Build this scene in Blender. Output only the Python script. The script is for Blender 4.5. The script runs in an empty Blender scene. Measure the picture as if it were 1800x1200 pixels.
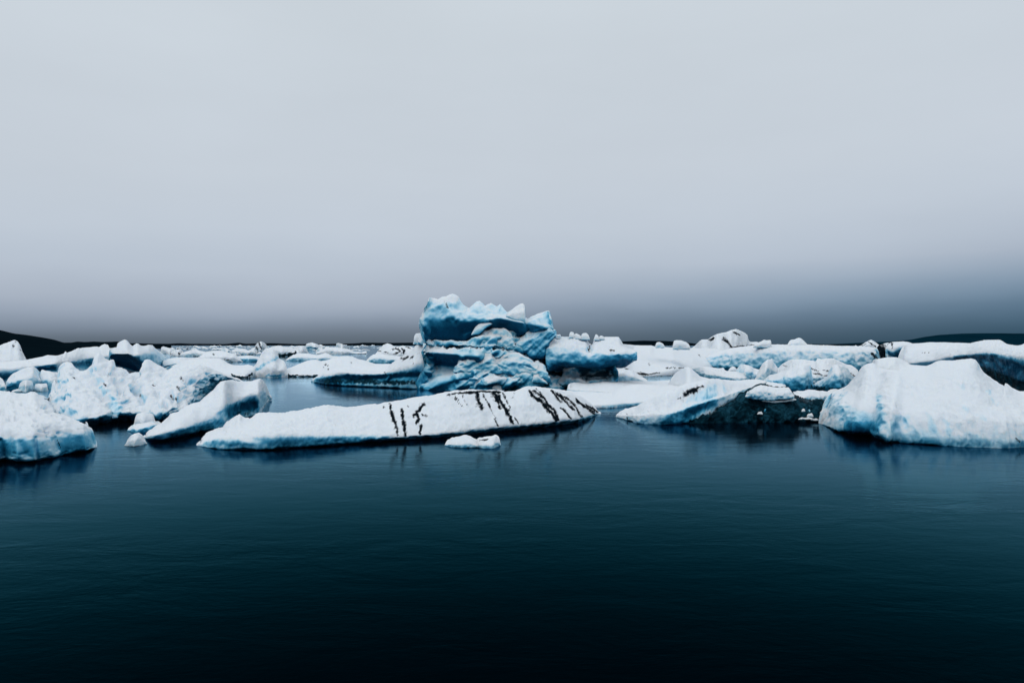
import bpy, math, random
import numpy as np

# ------------------------------------------------------------------ camera, sky, sun, exposure
scene = bpy.context.scene
COL = scene.collection
F, HX, HY, CAMZ = 1200.0, 900.0, 606.0, 3.0     # focal length in photo pixels, horizon row, eye height (m)

cam_data = bpy.data.cameras.new("camera")
cam_data.sensor_width = 36.0
cam_data.lens = 24.0
cam_data.shift_y = 6.0 / 1800.0
cam_data.clip_start = 0.1
cam_data.clip_end = 60000.0
cam = bpy.data.objects.new("camera", cam_data)
cam.location = (0, 0, CAMZ)
cam.rotation_euler = (math.radians(90), 0, 0)
COL.objects.link(cam)
scene.camera = cam

scene.view_settings.view_transform = 'Standard'
scene.view_settings.look = 'None'
scene.view_settings.exposure = 0.0
scene.view_settings.gamma = 1.0

SUN_EL, SUN_AZ = 52.0, -150.0      # high behind the camera and to the left, above the overcast

world = bpy.data.worlds.new("World")
scene.world = world
world.use_nodes = True
nt = world.node_tree
for n in list(nt.nodes):
    nt.nodes.remove(n)


def NN(tree, kind, **kw):
    n = tree.nodes.new(kind)
    for k, v in kw.items():
        if k in ('_in',):
            for kk, vv in v.items():
                n.inputs[kk].default_value = vv
        else:
            setattr(n, k, v)
    return n


def math_node(tree, op, a, b=None, c=None, clamp=False):
    n = tree.nodes.new('ShaderNodeMath')
    n.operation = op
    n.use_clamp = clamp
    for i, v in enumerate((a, b, c)):
        if v is None:
            continue
        if isinstance(v, (int, float)):
            n.inputs[i].default_value = v
        else:
            tree.links.new(v, n.inputs[i])
    return n.outputs[0]


def ramp(tree, fac, stops, interp='LINEAR'):
    n = tree.nodes.new('ShaderNodeValToRGB')
    cr = n.color_ramp
    cr.interpolation = interp
    while len(cr.elements) > 1:
        cr.elements.remove(cr.elements[-1])
    cr.elements[0].position = stops[0][0]
    c = stops[0][1]
    cr.elements[0].color = (c[0], c[1], c[2], 1)
    for p, c in stops[1:]:
        e = cr.elements.new(p)
        e.color = (c[0], c[1], c[2], 1)
    tree.links.new(fac, n.inputs[0])
    return n.outputs[0]


def s2l(r, g, b):
    f = lambda v: ((v / 255.0) / 12.92) if v <= 10 else (((v / 255.0) + 0.055) / 1.055) ** 2.4
    return (f(r), f(g), f(b))


# overcast layer: luminance rises from a dark band of low cloud at the horizon to the zenith
tc = NN(nt, 'ShaderNodeTexCoord')
sep = NN(nt, 'ShaderNodeSeparateXYZ')
nt.links.new(tc.outputs['Generated'], sep.inputs[0])
el = math_node(nt, 'ARCSINE', sep.outputs[2])
eld = math_node(nt, 'MULTIPLY', el, 180 / math.pi)
noi = NN(nt, 'ShaderNodeTexNoise', _in={'Scale': 2.3, 'Detail': 4.0, 'Roughness': 0.5})
mp = NN(nt, 'ShaderNodeMapping')
mp.inputs['Scale'].default_value = (1, 1, 5.0)
nt.links.new(tc.outputs['Generated'], mp.inputs[0])
nt.links.new(mp.outputs[0], noi.inputs['Vector'])
nz = math_node(nt, 'SUBTRACT', noi.outputs['Fac'], 0.5)
# the low cloud bank stands higher to the right
lean = math_node(nt, 'MULTIPLY', sep.outputs[0], 1.7)
lean_w = math_node(nt, 'MULTIPLY', eld, 0.35, clamp=True)
lean = math_node(nt, 'MULTIPLY', lean, lean_w)
e2 = math_node(nt, 'SUBTRACT', eld, lean)
damp = math_node(nt, 'MULTIPLY', eld, 0.4, clamp=True)
wob = math_node(nt, 'MULTIPLY', math_node(nt, 'MULTIPLY', nz, 2.4), damp)
e3 = math_node(nt, 'ADD', e2, wob)
fac = math_node(nt, 'DIVIDE', e3, 90.0, clamp=True)
sky_stops = [(0.0, s2l(82, 96, 109)), (0.8 / 90, s2l(98, 112, 127)), (1.8 / 90, s2l(123, 138, 156)),
             (3.0 / 90, s2l(148, 162, 180)), (4.4 / 90, s2l(166, 178, 194)), (6.5 / 90, s2l(182, 193, 207)),
             (9.5 / 90, s2l(193, 203, 215)), (14 / 90, s2l(200, 209, 219)), (26 / 90, s2l(205, 214, 222)),
             (40 / 90, (0.66, 0.71, 0.76)), (60 / 90, (0.86, 0.92, 0.97)), (1.0, (1.0, 1.05, 1.1))]
cloud = ramp(nt, fac, sky_stops)
noi2 = NN(nt, 'ShaderNodeTexNoise', _in={'Scale': 1.6, 'Detail': 5.0, 'Roughness': 0.55})
mp2 = NN(nt, 'ShaderNodeMapping')
mp2.inputs['Scale'].default_value = (1, 1, 3.0)
mp2.inputs['Location'].default_value = (3.1, 7.0, 1.0)
nt.links.new(tc.outputs['Generated'], mp2.inputs[0])
nt.links.new(mp2.outputs[0], noi2.inputs['Vector'])
var = math_node(nt, 'ADD', math_node(nt, 'MULTIPLY', math_node(nt, 'SUBTRACT', noi2.outputs['Fac'], 0.5), 0.16), 1.0)
# and it is thicker there
low = math_node(nt, 'SUBTRACT', 1.0, math_node(nt, 'DIVIDE', eld, 6.5), clamp=True)
xr = math_node(nt, 'MAXIMUM', sep.outputs[0], -0.08)
dark = math_node(nt, 'MULTIPLY', math_node(nt, 'MULTIPLY', xr, 0.85), low)
chan = []
for kx in (1.55, 0.95, 0.65):
    chan.append(math_node(nt, 'SUBTRACT', var, math_node(nt, 'MULTIPLY', dark, kx)))
cmb = NN(nt, 'ShaderNodeCombineXYZ')
for i_, c_ in enumerate(chan):
    nt.links.new(c_, cmb.inputs[i_])
vm = NN(nt, 'ShaderNodeVectorMath', operation='MULTIPLY')
nt.links.new(cloud, vm.inputs[0])
nt.links.new(cmb.outputs[0], vm.inputs[1])
bg_cloud = NN(nt, 'ShaderNodeBackground', _in={'Strength': 1.0})
nt.links.new(vm.outputs[0], bg_cloud.inputs[0])
sky = NN(nt, 'ShaderNodeTexSky')
sky.sky_type = 'NISHITA'
sky.sun_disc = False
sky.sun_elevation = math.radians(SUN_EL)
sky.sun_rotation = math.radians(SUN_AZ)
bg_sky = NN(nt, 'ShaderNodeBackground', _in={'Strength': 0.06})
nt.links.new(sky.outputs[0], bg_sky.inputs[0])
mixw = NN(nt, 'ShaderNodeMixShader', _in={0: 0.97})
nt.links.new(bg_sky.outputs[0], mixw.inputs[1])
nt.links.new(bg_cloud.outputs[0], mixw.inputs[2])
outw = NN(nt, 'ShaderNodeOutputWorld')
nt.links.new(mixw.outputs[0], outw.inputs[0])

sun_d = bpy.data.lights.new("sun", 'SUN')
sun_d.energy = 0.72
sun_d.angle = math.radians(40)
sun_d.color = (1.0, 0.97, 0.93)
sun = bpy.data.objects.new("sun", sun_d)
sun.rotation_euler = (math.radians(90 - SUN_EL), 0, math.radians(180 - SUN_AZ))
COL.objects.link(sun)


# ------------------------------------------------------------------ materials
def new_mat(name):
    m = bpy.data.materials.new(name)
    m.use_nodes = True
    t = m.node_tree
    for n in list(t.nodes):
        t.nodes.remove(n)
    return m, t


def mix_col(t, f, a, b):
    n = t.nodes.new('ShaderNodeMix')
    n.data_type = 'RGBA'
    for sock, v in ((n.inputs[0], f), (n.inputs[6], a), (n.inputs[7], b)):
        if isinstance(v, (int, float)):
            sock.default_value = v
        elif isinstance(v, tuple):
            sock.default_value = (v[0], v[1], v[2], 1)
        else:
            t.links.new(v, sock)
    return n.outputs[2]


def sstep(t, v, lo, hi):
    n = t.nodes.new('ShaderNodeMapRange')
    n.interpolation_type = 'SMOOTHSTEP'
    n.inputs['From Min'].default_value = lo
    n.inputs['From Max'].default_value = hi
    t.links.new(v, n.inputs['Value'])
    return n.outputs[0]


def noise(t, vec, scale, detail=5.0, rough=0.55, stretch=None, dist=0.0):
    if stretch:
        m = t.nodes.new('ShaderNodeMapping')
        m.inputs['Scale'].default_value = stretch
        t.links.new(vec, m.inputs[0])
        vec = m.outputs[0]
    n = t.nodes.new('ShaderNodeTexNoise')
    n.inputs['Scale'].default_value = scale
    n.inputs['Detail'].default_value = detail
    n.inputs['Roughness'].default_value = rough
    n.inputs['Distortion'].default_value = dist
    t.links.new(vec, n.inputs['Vector'])
    return n.outputs['Fac']


def ice_material(name, dscale):
    """weathered snow-ice crust on faces open to the sky, bare blue ice on steep and undercut ones with their shade painted in,
    clear wet ice, black ash and painted dark of hollows where the mesh carries them.  dscale = detail size in metres"""
    m, t = new_mat(name)
    L = t.links.new
    at = NN(t, 'ShaderNodeAttribute', attribute_name='zones')
    sepa = NN(t, 'ShaderNodeSeparateColor')
    L(at.outputs['Color'], sepa.inputs[0])
    dirt, bare, clear = sepa.outputs[0], sepa.outputs[1], sepa.outputs[2]  # dirt also holds dark of holes; bare and clear also painted shade
    tcn = NN(t, 'ShaderNodeTexCoord')
    P = tcn.outputs['Object']
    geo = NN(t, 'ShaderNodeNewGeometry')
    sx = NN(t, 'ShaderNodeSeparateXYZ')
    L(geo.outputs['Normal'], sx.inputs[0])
    n1 = noise(t, P, 1.0 / (dscale * 5), 5, 0.6)
    n2 = noise(t, P, 1.0 / dscale, 6, 0.65)
    n3 = noise(t, P, 1.0 / (dscale * 2.2), 5, 0.6, stretch=(1, 1, 0.35))
    n2c = math_node(t, 'SUBTRACT', n2, 0.5)
    # crust, with the tone of shaded steep and undercut faces painted in
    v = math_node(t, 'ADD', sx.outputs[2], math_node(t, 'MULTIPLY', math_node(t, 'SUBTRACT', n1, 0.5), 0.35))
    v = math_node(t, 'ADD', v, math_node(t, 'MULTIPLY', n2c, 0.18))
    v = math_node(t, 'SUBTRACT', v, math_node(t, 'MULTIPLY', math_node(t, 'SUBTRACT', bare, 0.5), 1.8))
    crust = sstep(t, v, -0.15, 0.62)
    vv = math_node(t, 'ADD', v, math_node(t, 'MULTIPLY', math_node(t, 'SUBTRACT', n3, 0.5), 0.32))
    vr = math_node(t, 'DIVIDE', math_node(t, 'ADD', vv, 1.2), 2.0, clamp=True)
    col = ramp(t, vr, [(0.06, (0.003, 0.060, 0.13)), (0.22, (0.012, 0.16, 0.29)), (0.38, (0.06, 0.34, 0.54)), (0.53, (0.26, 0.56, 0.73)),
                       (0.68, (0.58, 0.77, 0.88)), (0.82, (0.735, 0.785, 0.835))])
    # wave-washed foot, clear wet ice and the painted dark of undercuts
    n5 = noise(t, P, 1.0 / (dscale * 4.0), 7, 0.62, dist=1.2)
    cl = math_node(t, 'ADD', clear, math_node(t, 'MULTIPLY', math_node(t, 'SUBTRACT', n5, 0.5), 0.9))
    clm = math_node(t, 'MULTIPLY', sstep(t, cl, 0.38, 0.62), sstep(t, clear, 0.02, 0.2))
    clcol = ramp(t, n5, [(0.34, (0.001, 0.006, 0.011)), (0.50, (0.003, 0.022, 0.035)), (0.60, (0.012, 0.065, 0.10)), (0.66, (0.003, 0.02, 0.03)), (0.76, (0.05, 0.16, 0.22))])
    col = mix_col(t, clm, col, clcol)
    # ash, and the dark of holes, pits and slots painted in
    nst = noise(t, P, 1.0 / (dscale * 0.8), 4, 0.6, stretch=(1.0, 0.3, 0.28))
    dn = math_node(t, 'ADD', dirt, math_node(t, 'MULTIPLY', n2c, 0.7))
    dn = math_node(t, 'ADD', dn, math_node(t, 'MULTIPLY', math_node(t, 'SUBTRACT', nst, 0.5), 1.6))
    dm = math_node(t, 'MULTIPLY', sstep(t, dn, 0.26, 0.84), sstep(t, dirt, 0.02, 0.2))
    col = mix_col(t, dm, col, (0.004, 0.008, 0.012))
    # sparse fine grit frozen into the crust
    gn = noise(t, P, 1.0 / (dscale * 0.7), 3, 0.6)
    gp = noise(t, P, 1.0 / (dscale * 9), 3, 0.5)
    grit = math_node(t, 'MULTIPLY', sstep(t, gn, 0.69, 0.75), sstep(t, gp, 0.53, 0.66))
    col = mix_col(t, math_node(t, 'MULTIPLY', grit, 0.6), col, (0.03, 0.05, 0.07))
    bs = NN(t, 'ShaderNodeBsdfPrincipled')
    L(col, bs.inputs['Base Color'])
    rough = math_node(t, 'ADD', math_node(t, 'MULTIPLY', crust, 0.35), 0.30)
    rough = math_node(t, 'SUBTRACT', rough, math_node(t, 'MULTIPLY', clm, 0.12))
    L(rough, bs.inputs['Roughness'])
    bs.inputs['Specular Tint'].default_value = (0.35, 0.78, 1.0, 1)
    dk = math_node(t, 'MAXIMUM', dm, clm)
    L(math_node(t, 'SUBTRACT', 1.14, math_node(t, 'MULTIPLY', dk, 0.06)), bs.inputs['IOR'])
    L(math_node(t, 'ADD', 0.18, math_node(t, 'SUBTRACT', math_node(t, 'MULTIPLY', clm, -0.10), math_node(t, 'MULTIPLY', dm, 0.26))), bs.inputs['Specular IOR Level'])
    L(math_node(t, 'SUBTRACT', 0.36, math_node(t, 'MULTIPLY', dk, 0.36)), bs.inputs['Subsurface Weight'])
    bs.inputs['Subsurface Radius'].default_value = (0.65, 0.8, 1.0)
    bs.inputs['Subsurface Scale'].default_value = min(dscale * 3.0, 1.2)
    # relief finer than the mesh
    vor = NN(t, 'ShaderNodeTexVoronoi', feature='SMOOTH_F1')
    vor.inputs['Scale'].default_value = 1.0 / (dscale * 1.6)
    L(P, vor.inputs['Vector'])
    hsum = math_node(t, 'ADD', math_node(t, 'MULTIPLY', n2, 1.0), math_node(t, 'MULTIPLY', vor.outputs['Distance'], 0.35))
    hsum = math_node(t, 'ADD', hsum, math_node(t, 'MULTIPLY', noise(t, P, 1.0 / (dscale * 0.35), 4, 0.6), 0.12))
    bp = NN(t, 'ShaderNodeBump')
    bp.inputs['Strength'].default_value = 0.5
    bp.inputs['Distance'].default_value = dscale * 0.9
    L(hsum, bp.inputs['Height'])
    L(bp.outputs[0], bs.inputs['Normal'])
    out = NN(t, 'ShaderNodeOutputMaterial')
    L(bs.outputs[0], out.inputs[0])
    return m


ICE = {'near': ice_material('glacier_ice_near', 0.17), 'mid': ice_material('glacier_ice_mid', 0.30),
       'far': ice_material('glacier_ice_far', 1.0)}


def water_material():
    m, t = new_mat('lagoon_water')
    L = t.links.new
    tcn = NN(t, 'ShaderNodeTexCoord')
    P = tcn.outputs['Object']
    a = noise(t, P, 1.0, 5, 0.6, stretch=(0.7, 1.5, 1), dist=0.4)
    b = noise(t, P, 1.0, 4, 0.6, stretch=(6.0, 10.0, 1))
    c = noise(t, P, 1.0, 4, 0.6, stretch=(0.07, 0.22, 1), dist=0.8)
    # calmer and more wind-touched lanes
    lane = sstep(t, c, 0.35, 0.68)
    h = math_node(t, 'ADD', math_node(t, 'MULTIPLY', a, 0.022), math_node(t, 'MULTIPLY', b, 0.004))
    bp = NN(t, 'ShaderNodeBump')
    bp.inputs['Distance'].default_value = 1.0
    L(math_node(t, 'ADD', math_node(t, 'MULTIPLY', lane, 0.5), 0.22), bp.inputs['Strength'])
    L(h, bp.inputs['Height'])
    gl = NN(t, 'ShaderNodeBsdfGlossy')
    gl.inputs['Roughness'].default_value = 0.085
    L(bp.outputs[0], gl.inputs['Normal'])
    df = NN(t, 'ShaderNodeBsdfDiffuse')
    df.inputs['Color'].default_value = (0.0001, 0.0012, 0.0024, 1)
    lw = NN(t, 'ShaderNodeLayerWeight')
    lw.inputs['Blend'].default_value = 0.5
    L(bp.outputs[0], lw.inputs['Normal'])
    facing = lw.outputs['Facing']
    fr = math_node(t, 'MULTIPLY', math_node(t, 'POWER', facing, 11.5), 1.75, clamp=True)
    tint = ramp(t, facing, [(0.68, (0.01, 0.64, 0.94)), (0.78, (0.16, 0.74, 1.0)), (0.86, (0.36, 0.76, 1.0)), (0.92, (0.56, 0.84, 1.0)), (0.97, (0.72, 0.90, 1.0))])
    L(tint, gl.inputs['Color'])
    mx = NN(t, 'ShaderNodeMixShader')
    L(fr, mx.inputs[0])
    L(df.outputs[0], mx.inputs[1])
    L(gl.outputs[0], mx.inputs[2])
    out = NN(t, 'ShaderNodeOutputMaterial')
    L(mx.outputs[0], out.inputs[0])
    return m


def rock_material(name, c0, c1, sc):
    m, t = new_mat(name)
    tcn = NN(t, 'ShaderNodeTexCoord')
    n = noise(t, tcn.outputs['Object'], sc, 6, 0.6)
    bs = NN(t, 'ShaderNodeBsdfPrincipled')
    t.links.new(ramp(t, n, [(0.3, c0), (0.7, c1)]), bs.inputs['Base Color'])
    bs.inputs['Roughness'].default_value = 0.95
    bs.inputs['Specular IOR Level'].default_value = 0.0
    out = NN(t, 'ShaderNodeOutputMaterial')
    t.links.new(bs.outputs[0], out.inputs[0])
    return m


WATER = water_material()
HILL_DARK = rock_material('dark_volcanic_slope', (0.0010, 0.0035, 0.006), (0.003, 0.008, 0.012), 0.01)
HILL_BLUE = rock_material('misty_volcanic_slope', (0.001, 0.014, 0.025), (0.002, 0.020, 0.034), 0.006)  # haze put into the rock colour, bluer than the other slopes

# ------------------------------------------------------------------ noise
_rng = np.random.RandomState(7)
_perm = np.concatenate([_rng.permutation(256)] * 3)
_g = _rng.normal(size=(256, 3))
_g /= np.linalg.norm(_g, axis=1)[:, None]


def perlin(P):
    Pi = np.floor(P).astype(np.int64)
    f = P - Pi
    w = f * f * f * (f * (f * 6 - 15) + 10)
    out = 0
    for dx in (0, 1):
        for dy in (0, 1):
            for dz in (0, 1):
                h = _perm[_perm[_perm[(Pi[:, 0] + dx) & 255] + ((Pi[:, 1] + dy) & 255)] + ((Pi[:, 2] + dz) & 255)]
                g = _g[h]
                d = g[:, 0] * (f[:, 0] - dx) + g[:, 1] * (f[:, 1] - dy) + g[:, 2] * (f[:, 2] - dz)
                wt = (w[:, 0] if dx else 1 - w[:, 0]) * (w[:, 1] if dy else 1 - w[:, 1]) * (w[:, 2] if dz else 1 - w[:, 2])
                out = out + d * wt
    return out * 1.6


def fbm(P, o=4, gain=0.5):
    r, a = 0, 1.0
    for _ in range(o):
        r = r + a * perlin(P)
        P = P * 2.03 + 17.3
        a *= gain
    return r


def ridged(P, o=3):
    r, a = 0, 1.0
    for _ in range(o):
        r = r + a * (0.5 - np.abs(perlin(P)))
        P = P * 2.1 + 9.7
        a *= 0.5
    return r


# ------------------------------------------------------------------ helpers
def tag(o, label=None, cat=None, group=None, kind=None):
    if label:
        o['label'] = label
    if cat:
        o['category'] = cat
    if group:
        o['group'] = group
    if kind:
        o['kind'] = kind
    return o


def smooth1(a, k):
    if k < 1:
        return a
    w = np.hanning(2 * k + 3)[1:-1]
    w /= w.sum()
    p = np.pad(a, (k, k), mode='reflect', reflect_type='odd')
    return np.convolve(p, w, mode='valid')


def resample(pts, dd, nu, sm):
    """pts in photo pixels, monotone in x -> x(u), y(u), depth offset(u)"""
    xs = np.array([p[0] for p in pts], float)
    ys = np.array([p[1] for p in pts], float)
    ds = np.array([p[2] if len(p) > 2 else dd for p in pts], float)
    for i in range(1, len(xs)):
        if xs[i] <= xs[i - 1]:
            xs[i] = xs[i - 1] + 0.01
    u = np.linspace(0, 1, nu)
    X = xs[0] + (xs[-1] - xs[0]) * u
    Y = smooth1(np.interp(X, xs, ys), sm)
    return X, Y, smooth1(np.interp(X, xs, ds), max(sm, 4))


def seg_dist(px, py, a, b):
    ax, ay = a
    bx, by = b
    vx, vy = bx - ax, by - ay
    L2 = vx * vx + vy * vy + 1e-9
    t = np.clip(((px - ax) * vx + (py - ay) * vy) / L2, 0, 1)
    return np.hypot(px - ax - t * vx, py - ay - t * vy)


def stroke(px, py, pts, w):
    d = np.full(px.shape, 1e9)
    for a, b in zip(pts[:-1], pts[1:]):
        d = np.minimum(d, seg_dist(px, py, a, b))
    if len(pts) == 1:
        d = np.hypot(px - pts[0][0], py - pts[0][1])
    return np.clip(1.15 - d / w, 0, 1)


SEED = [0]
AMPK = 1.15


def loft(rows, D=None, back=2.0, under=0.7, step=1.8, sm=1, amp=(4.0, 30, 1.8, 9), pits=0, ribs=0, fold=None, calm=(), lift=0.0, over=0.8, bumps=(), dirt=(),
         bare=0.5, barez=(), clear=0.0, clearz=(), foot=0.0, taper=0.12, cap=0.35, topw=0.45, backdrop=0.2):
    """one closed body from rows of points (front waterline -> lip -> ridge); returns verts, faces, zones"""
    SEED[0] += 1
    seed = SEED[0] * 31.7
    rs = []
    width = max(r[0][-1][0] - r[0][0][0] for r in rows)
    nu = int(max(10, width / step))
    u = np.linspace(0, 1, nu)
    tap = np.clip(np.minimum(u, 1 - u) / taper, 0, 1) ** 0.6
    for pts, dd in rows:
        rs.append(resample(pts, dd, nu, sm))
    X0, Y0, D0 = rs[0]
    wat = D is None
    if wat:
        lf = np.interp(X0, [p[0] for p in lift], [p[1] for p in lift]) if isinstance(lift, (list, tuple)) else np.full(nu, float(lift))
        lf = lf * tap
        Dw_exact = (CAMZ - lf) * F / np.maximum(Y0 - HY, 0.3)
        Dw = smooth1(Dw_exact, min(6, nu // 4))
    else:
        Dw = np.full(nu, float(D)) if isinstance(D, (int, float)) else np.interp(X0, [p[0] for p in D], [p[1] for p in D])
        Dw_exact = Dw
    R3 = []
    for k, (X, Y, dd) in enumerate(rs):
        dep = (Dw_exact if k == 0 else Dw) + dd * (0.06 + 0.94 * tap)
        R3.append(np.stack([(X - HX) / F * dep, dep, CAMZ - (Y - HY) / F * dep], 1))
    pxl = []
    for k in range(len(R3) - 1):
        pxl.append(np.mean(np.hypot(rs[k + 1][0] - rs[k][0], rs[k + 1][1] - rs[k][1])))
    top = R3[-1]
    bk = back * (0.12 + 0.88 * tap)
    hz = np.maximum(top[:, 2] - R3[0][:, 2], 0.02)
    slope = top[:, 0] / top[:, 1]          # the body runs back along the line of sight
    b1 = top + np.stack([slope * bk * 0.5, bk * 0.5, -backdrop * hz], 1)
    b2 = top.copy()
    b2[:, 1] += bk
    b2[:, 0] += slope * bk
    mid = 0.5 * (R3[0] + top)
    if wat:
        fr = R3[0].copy()
        fr[:, 2] = -under
        fr[:, 1] += 0.1 * bk
        fr[:, 0] += slope * 0.1 * bk
        b2[:, 2] = -under
    else:
        fr = R3[0].copy()
        fr[:, 1] += 0.35 * bk
        fr[:, 0] += slope * 0.35 * bk
        fr[:, 2] -= 0.02 * hz
        b2[:, 2] = R3[0][:, 2]
    lifted = wat and lf.max() > 0.01
    if lifted:          # melt notch: the body draws back under its own lip down to the water
        ov = over * lf / lf.max()
        fr[:, 1] += ov
        fr[:, 0] += slope * ov
        n0 = R3[0].copy()
        n0[:, 1] += ov * 0.85
        n0[:, 0] += slope * ov * 0.85
        n0[:, 2] = -0.02
    allr = [fr] + R3 + [b1, b2]
    if lifted:
        fr2 = fr.copy()
        allr = [n0] + R3 + [b1, b2, fr2]
    ns = [8 if lifted else 4] + [max(3, int(p / step)) for p in pxl] + [8, 8] + ([3] if lifted else [])
    K = len(allr)
    V, tags = [], []
    for k in range(K - 1):
        p0 = allr[max(k - 1, 0)]
        p1, p2 = allr[k], allr[k + 1]
        p3 = allr[min(k + 2, K - 1)]
        # near-monotone tangents
        m1, m2 = 0.5 * (p2 - p0) * 0.8, 0.5 * (p3 - p1) * 0.8
        if k == len(rows):
            m1[:, 2] = np.minimum(m1[:, 2], 0) * 0.3
        if k + 1 == len(rows):
            m2[:, 2] = np.maximum(m2[:, 2], 0) * 0.25
        n1 = np.linalg.norm(p2 - p1, axis=1)[:, None] + 1e-6
        for mm in (m1, m2):
            ln = np.linalg.norm(mm, axis=1)[:, None] + 1e-9
            mm *= np.minimum(1, 1.3 * n1 / ln)
        for s in range(ns[k]):
            t = s / ns[k]
            h = ((2 * t ** 3 - 3 * t ** 2 + 1) * p1 + (t ** 3 - 2 * t ** 2 + t) * m1 + (-2 * t ** 3 + 3 * t ** 2) * p2 + (t ** 3 - t ** 2) * m2)
            V.append(h)
            tags.append(k + t)
    V.append(allr[-1])
    tags.append(K - 1.0)
    G = np.stack(V, 1)          # nu x nv x 3
    tags = np.array(tags)
    nv = G.shape[1]
    # rounded end caps
    def capcols(col, sgn):
        C = col.mean(0)
        rad = np.abs(col - C).max(0)
        cw = cap * min(rad[1], max(rad[2], 0.01) * 1.5)
        outs = []
        for tt in (22, 45, 65, 80, 90):
            a = math.radians(tt)
            outs.append(C + (col - C) * math.cos(a) + np.array([sgn * cw * math.sin(a), 0, 0]))
        return outs
    left = capcols(G[0], -1)[::-1]
    right = capcols(G[-1], 1)
    G = np.concatenate([np.stack(left, 0), G, np.stack(right, 0)], 0)
    NU = G.shape[0]
    # base pixel coordinates
    px = HX + G[..., 0] / G[..., 1] * F
    py = HY + (CAMZ - G[..., 2]) / G[..., 1] * F
    front = (tags[None, :] <= len(rows) + 0.3) & np.ones((NU, 1), bool)
    Dm = float(Dw.mean())
    pm = Dm / F
    # sculpt along the line of sight: + towards the viewer
    for bmp in bumps:
        if len(bmp) > 3:
            continue
        pts, w, am = bmp[:3]
        s = np.zeros(px.shape)
        for a, b in zip(pts[:-1], pts[1:]) if len(pts) > 1 else [(pts[0], pts[0])]:
            s = np.maximum(s, np.exp(-(seg_dist(px, py, a, b) / w) ** 2))
        s = np.where(front, s, 0) * am * pm
        vd = np.array([0, 0, CAMZ]) - G
        vd /= np.linalg.norm(vd, axis=2)[..., None]
        G = G + vd * s[..., None]
    du = np.gradient(G, axis=0)
    dv = np.gradient(G, axis=1)
    N = np.cross(du, dv)
    N /= np.linalg.norm(N, axis=2)[..., None] + 1e-9
    Q = (G / pm).reshape(-1, 3) + seed
    disp = np.zeros(len(Q))
    if amp[0]:
        disp += amp[0] * (0.45 * fbm(Q / amp[1], 2) + 1.25 * (0.32 - np.abs(perlin(Q / (amp[1] * 0.9) + 3.3)) - 0.45 * np.abs(perlin(Q / (amp[1] * 0.45) + 8.1))))
    if fold:
        ca, sa = math.cos(math.radians(fold[2])), math.sin(math.radians(fold[2]))
        al = Q[:, 0] * ca + Q[:, 2] * sa
        ac = -Q[:, 0] * sa + Q[:, 2] * ca
        disp += fold[0] * (ridged(np.stack([al / (fold[1] * 3.6), Q[:, 1] / (fold[1] * 2.5), ac / fold[1]], 1), 2) - 0.3)
    if amp[2]:
        disp += amp[2] * (ridged(Q / amp[3], 3) - 0.35)
    if pits:
        pn = perlin(Q / 10.0 * np.array([0.75, 0.5, 1.4])) * (0.35 + 1.1 * np.clip(perlin(Q / 45.0 + 5) + 0.35, 0, 1))
        pit = np.clip(pn - 0.12, 0, 1)
        disp -= pits * pit
    if ribs:
        disp += ribs * (ridged(Q * np.array([1 / 11.0, 1 / 30.0, 1 / 55.0]), 2) - 0.3)
    disp = disp.reshape(px.shape)
    disp = disp * AMPK
    for pts, w in calm:
        disp = disp * (1 - 0.88 * np.clip(1.4 * stroke(px, py, pts, w), 0, 1))
    for bmp in bumps:
        if len(bmp) > 3:
            sd = np.full(px.shape, 1e9)
            pts = bmp[0] if len(bmp[0]) > 1 else [bmp[0][0], bmp[0][0]]
            for a, b in zip(pts[:-1], pts[1:]):
                sd = np.minimum(sd, seg_dist(px, py * bmp[3], (a[0], a[1] * bmp[3]), (b[0], b[1] * bmp[3])))
            disp += np.where(front, np.exp(-(sd / bmp[1]) ** 2), 0) * bmp[2]
    disp = disp * pm
    wt = np.ones(px.shape)
    dtg = tags[None, :] - len(rows)
    wt *= 1 - (1 - topw) * np.exp(-(dtg / np.where(dtg < 0, 0.30, 0.75)) ** 2)
    G = G + N * (disp * wt)[..., None]
    # zones
    dz = np.zeros(px.shape)
    q2 = fbm(Q / 6.0, 3).reshape(px.shape)
    for pts, w in dirt:  # ash strokes, also the dark of holes, pits and slots
        dz = np.maximum(dz, stroke(px + q2 * 2.2, py + q2 * 1.2, pts, w))
        dz = np.maximum(dz, 0.27 * stroke(px + q2 * 3, py + q2 * 3, pts, w * 2.4 + 1))
    dz = np.where(front, dz, 0)
    bz = np.full(px.shape, float(bare))
    for pts, w, val in barez:  # bare ice zones, also shade painted into hollows
        s = np.clip(stroke(px + q2 * 3, py + q2 * 3, pts, w) * 1.3, 0, 1)
        bz = np.where(front, bz * (1 - s) + val * s, bz)
    cz = np.full(px.shape, float(clear))
    for pts, w, val in clearz:  # clear ice zones, also painted dark of notches and undercuts
        s = np.clip(stroke(px + q2 * 3, py + q2 * 3, pts, w) * 1.3, 0, 1)
        cz = np.where(front, cz * (1 - s) + val * s, cz)
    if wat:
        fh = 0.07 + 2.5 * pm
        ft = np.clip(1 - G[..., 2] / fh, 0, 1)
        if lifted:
            ft = np.where(tags[None, :] < 0.92, 0.95, 0) * np.ones(px.shape)  # shade under the lip painted as darker ice
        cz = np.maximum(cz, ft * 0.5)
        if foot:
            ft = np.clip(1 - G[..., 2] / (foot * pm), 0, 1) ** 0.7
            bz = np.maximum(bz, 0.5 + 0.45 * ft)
    if pits:
        bz = bz + 0.22 * pit.reshape(px.shape)  # pits tinted darker, shading put into the colour
    Z = np.stack([dz, bz, cz, np.ones_like(dz)], -1).reshape(-1, 4)
    idx = np.arange(NU * nv).reshape(NU, nv)
    a = idx[:-1, :]
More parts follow.
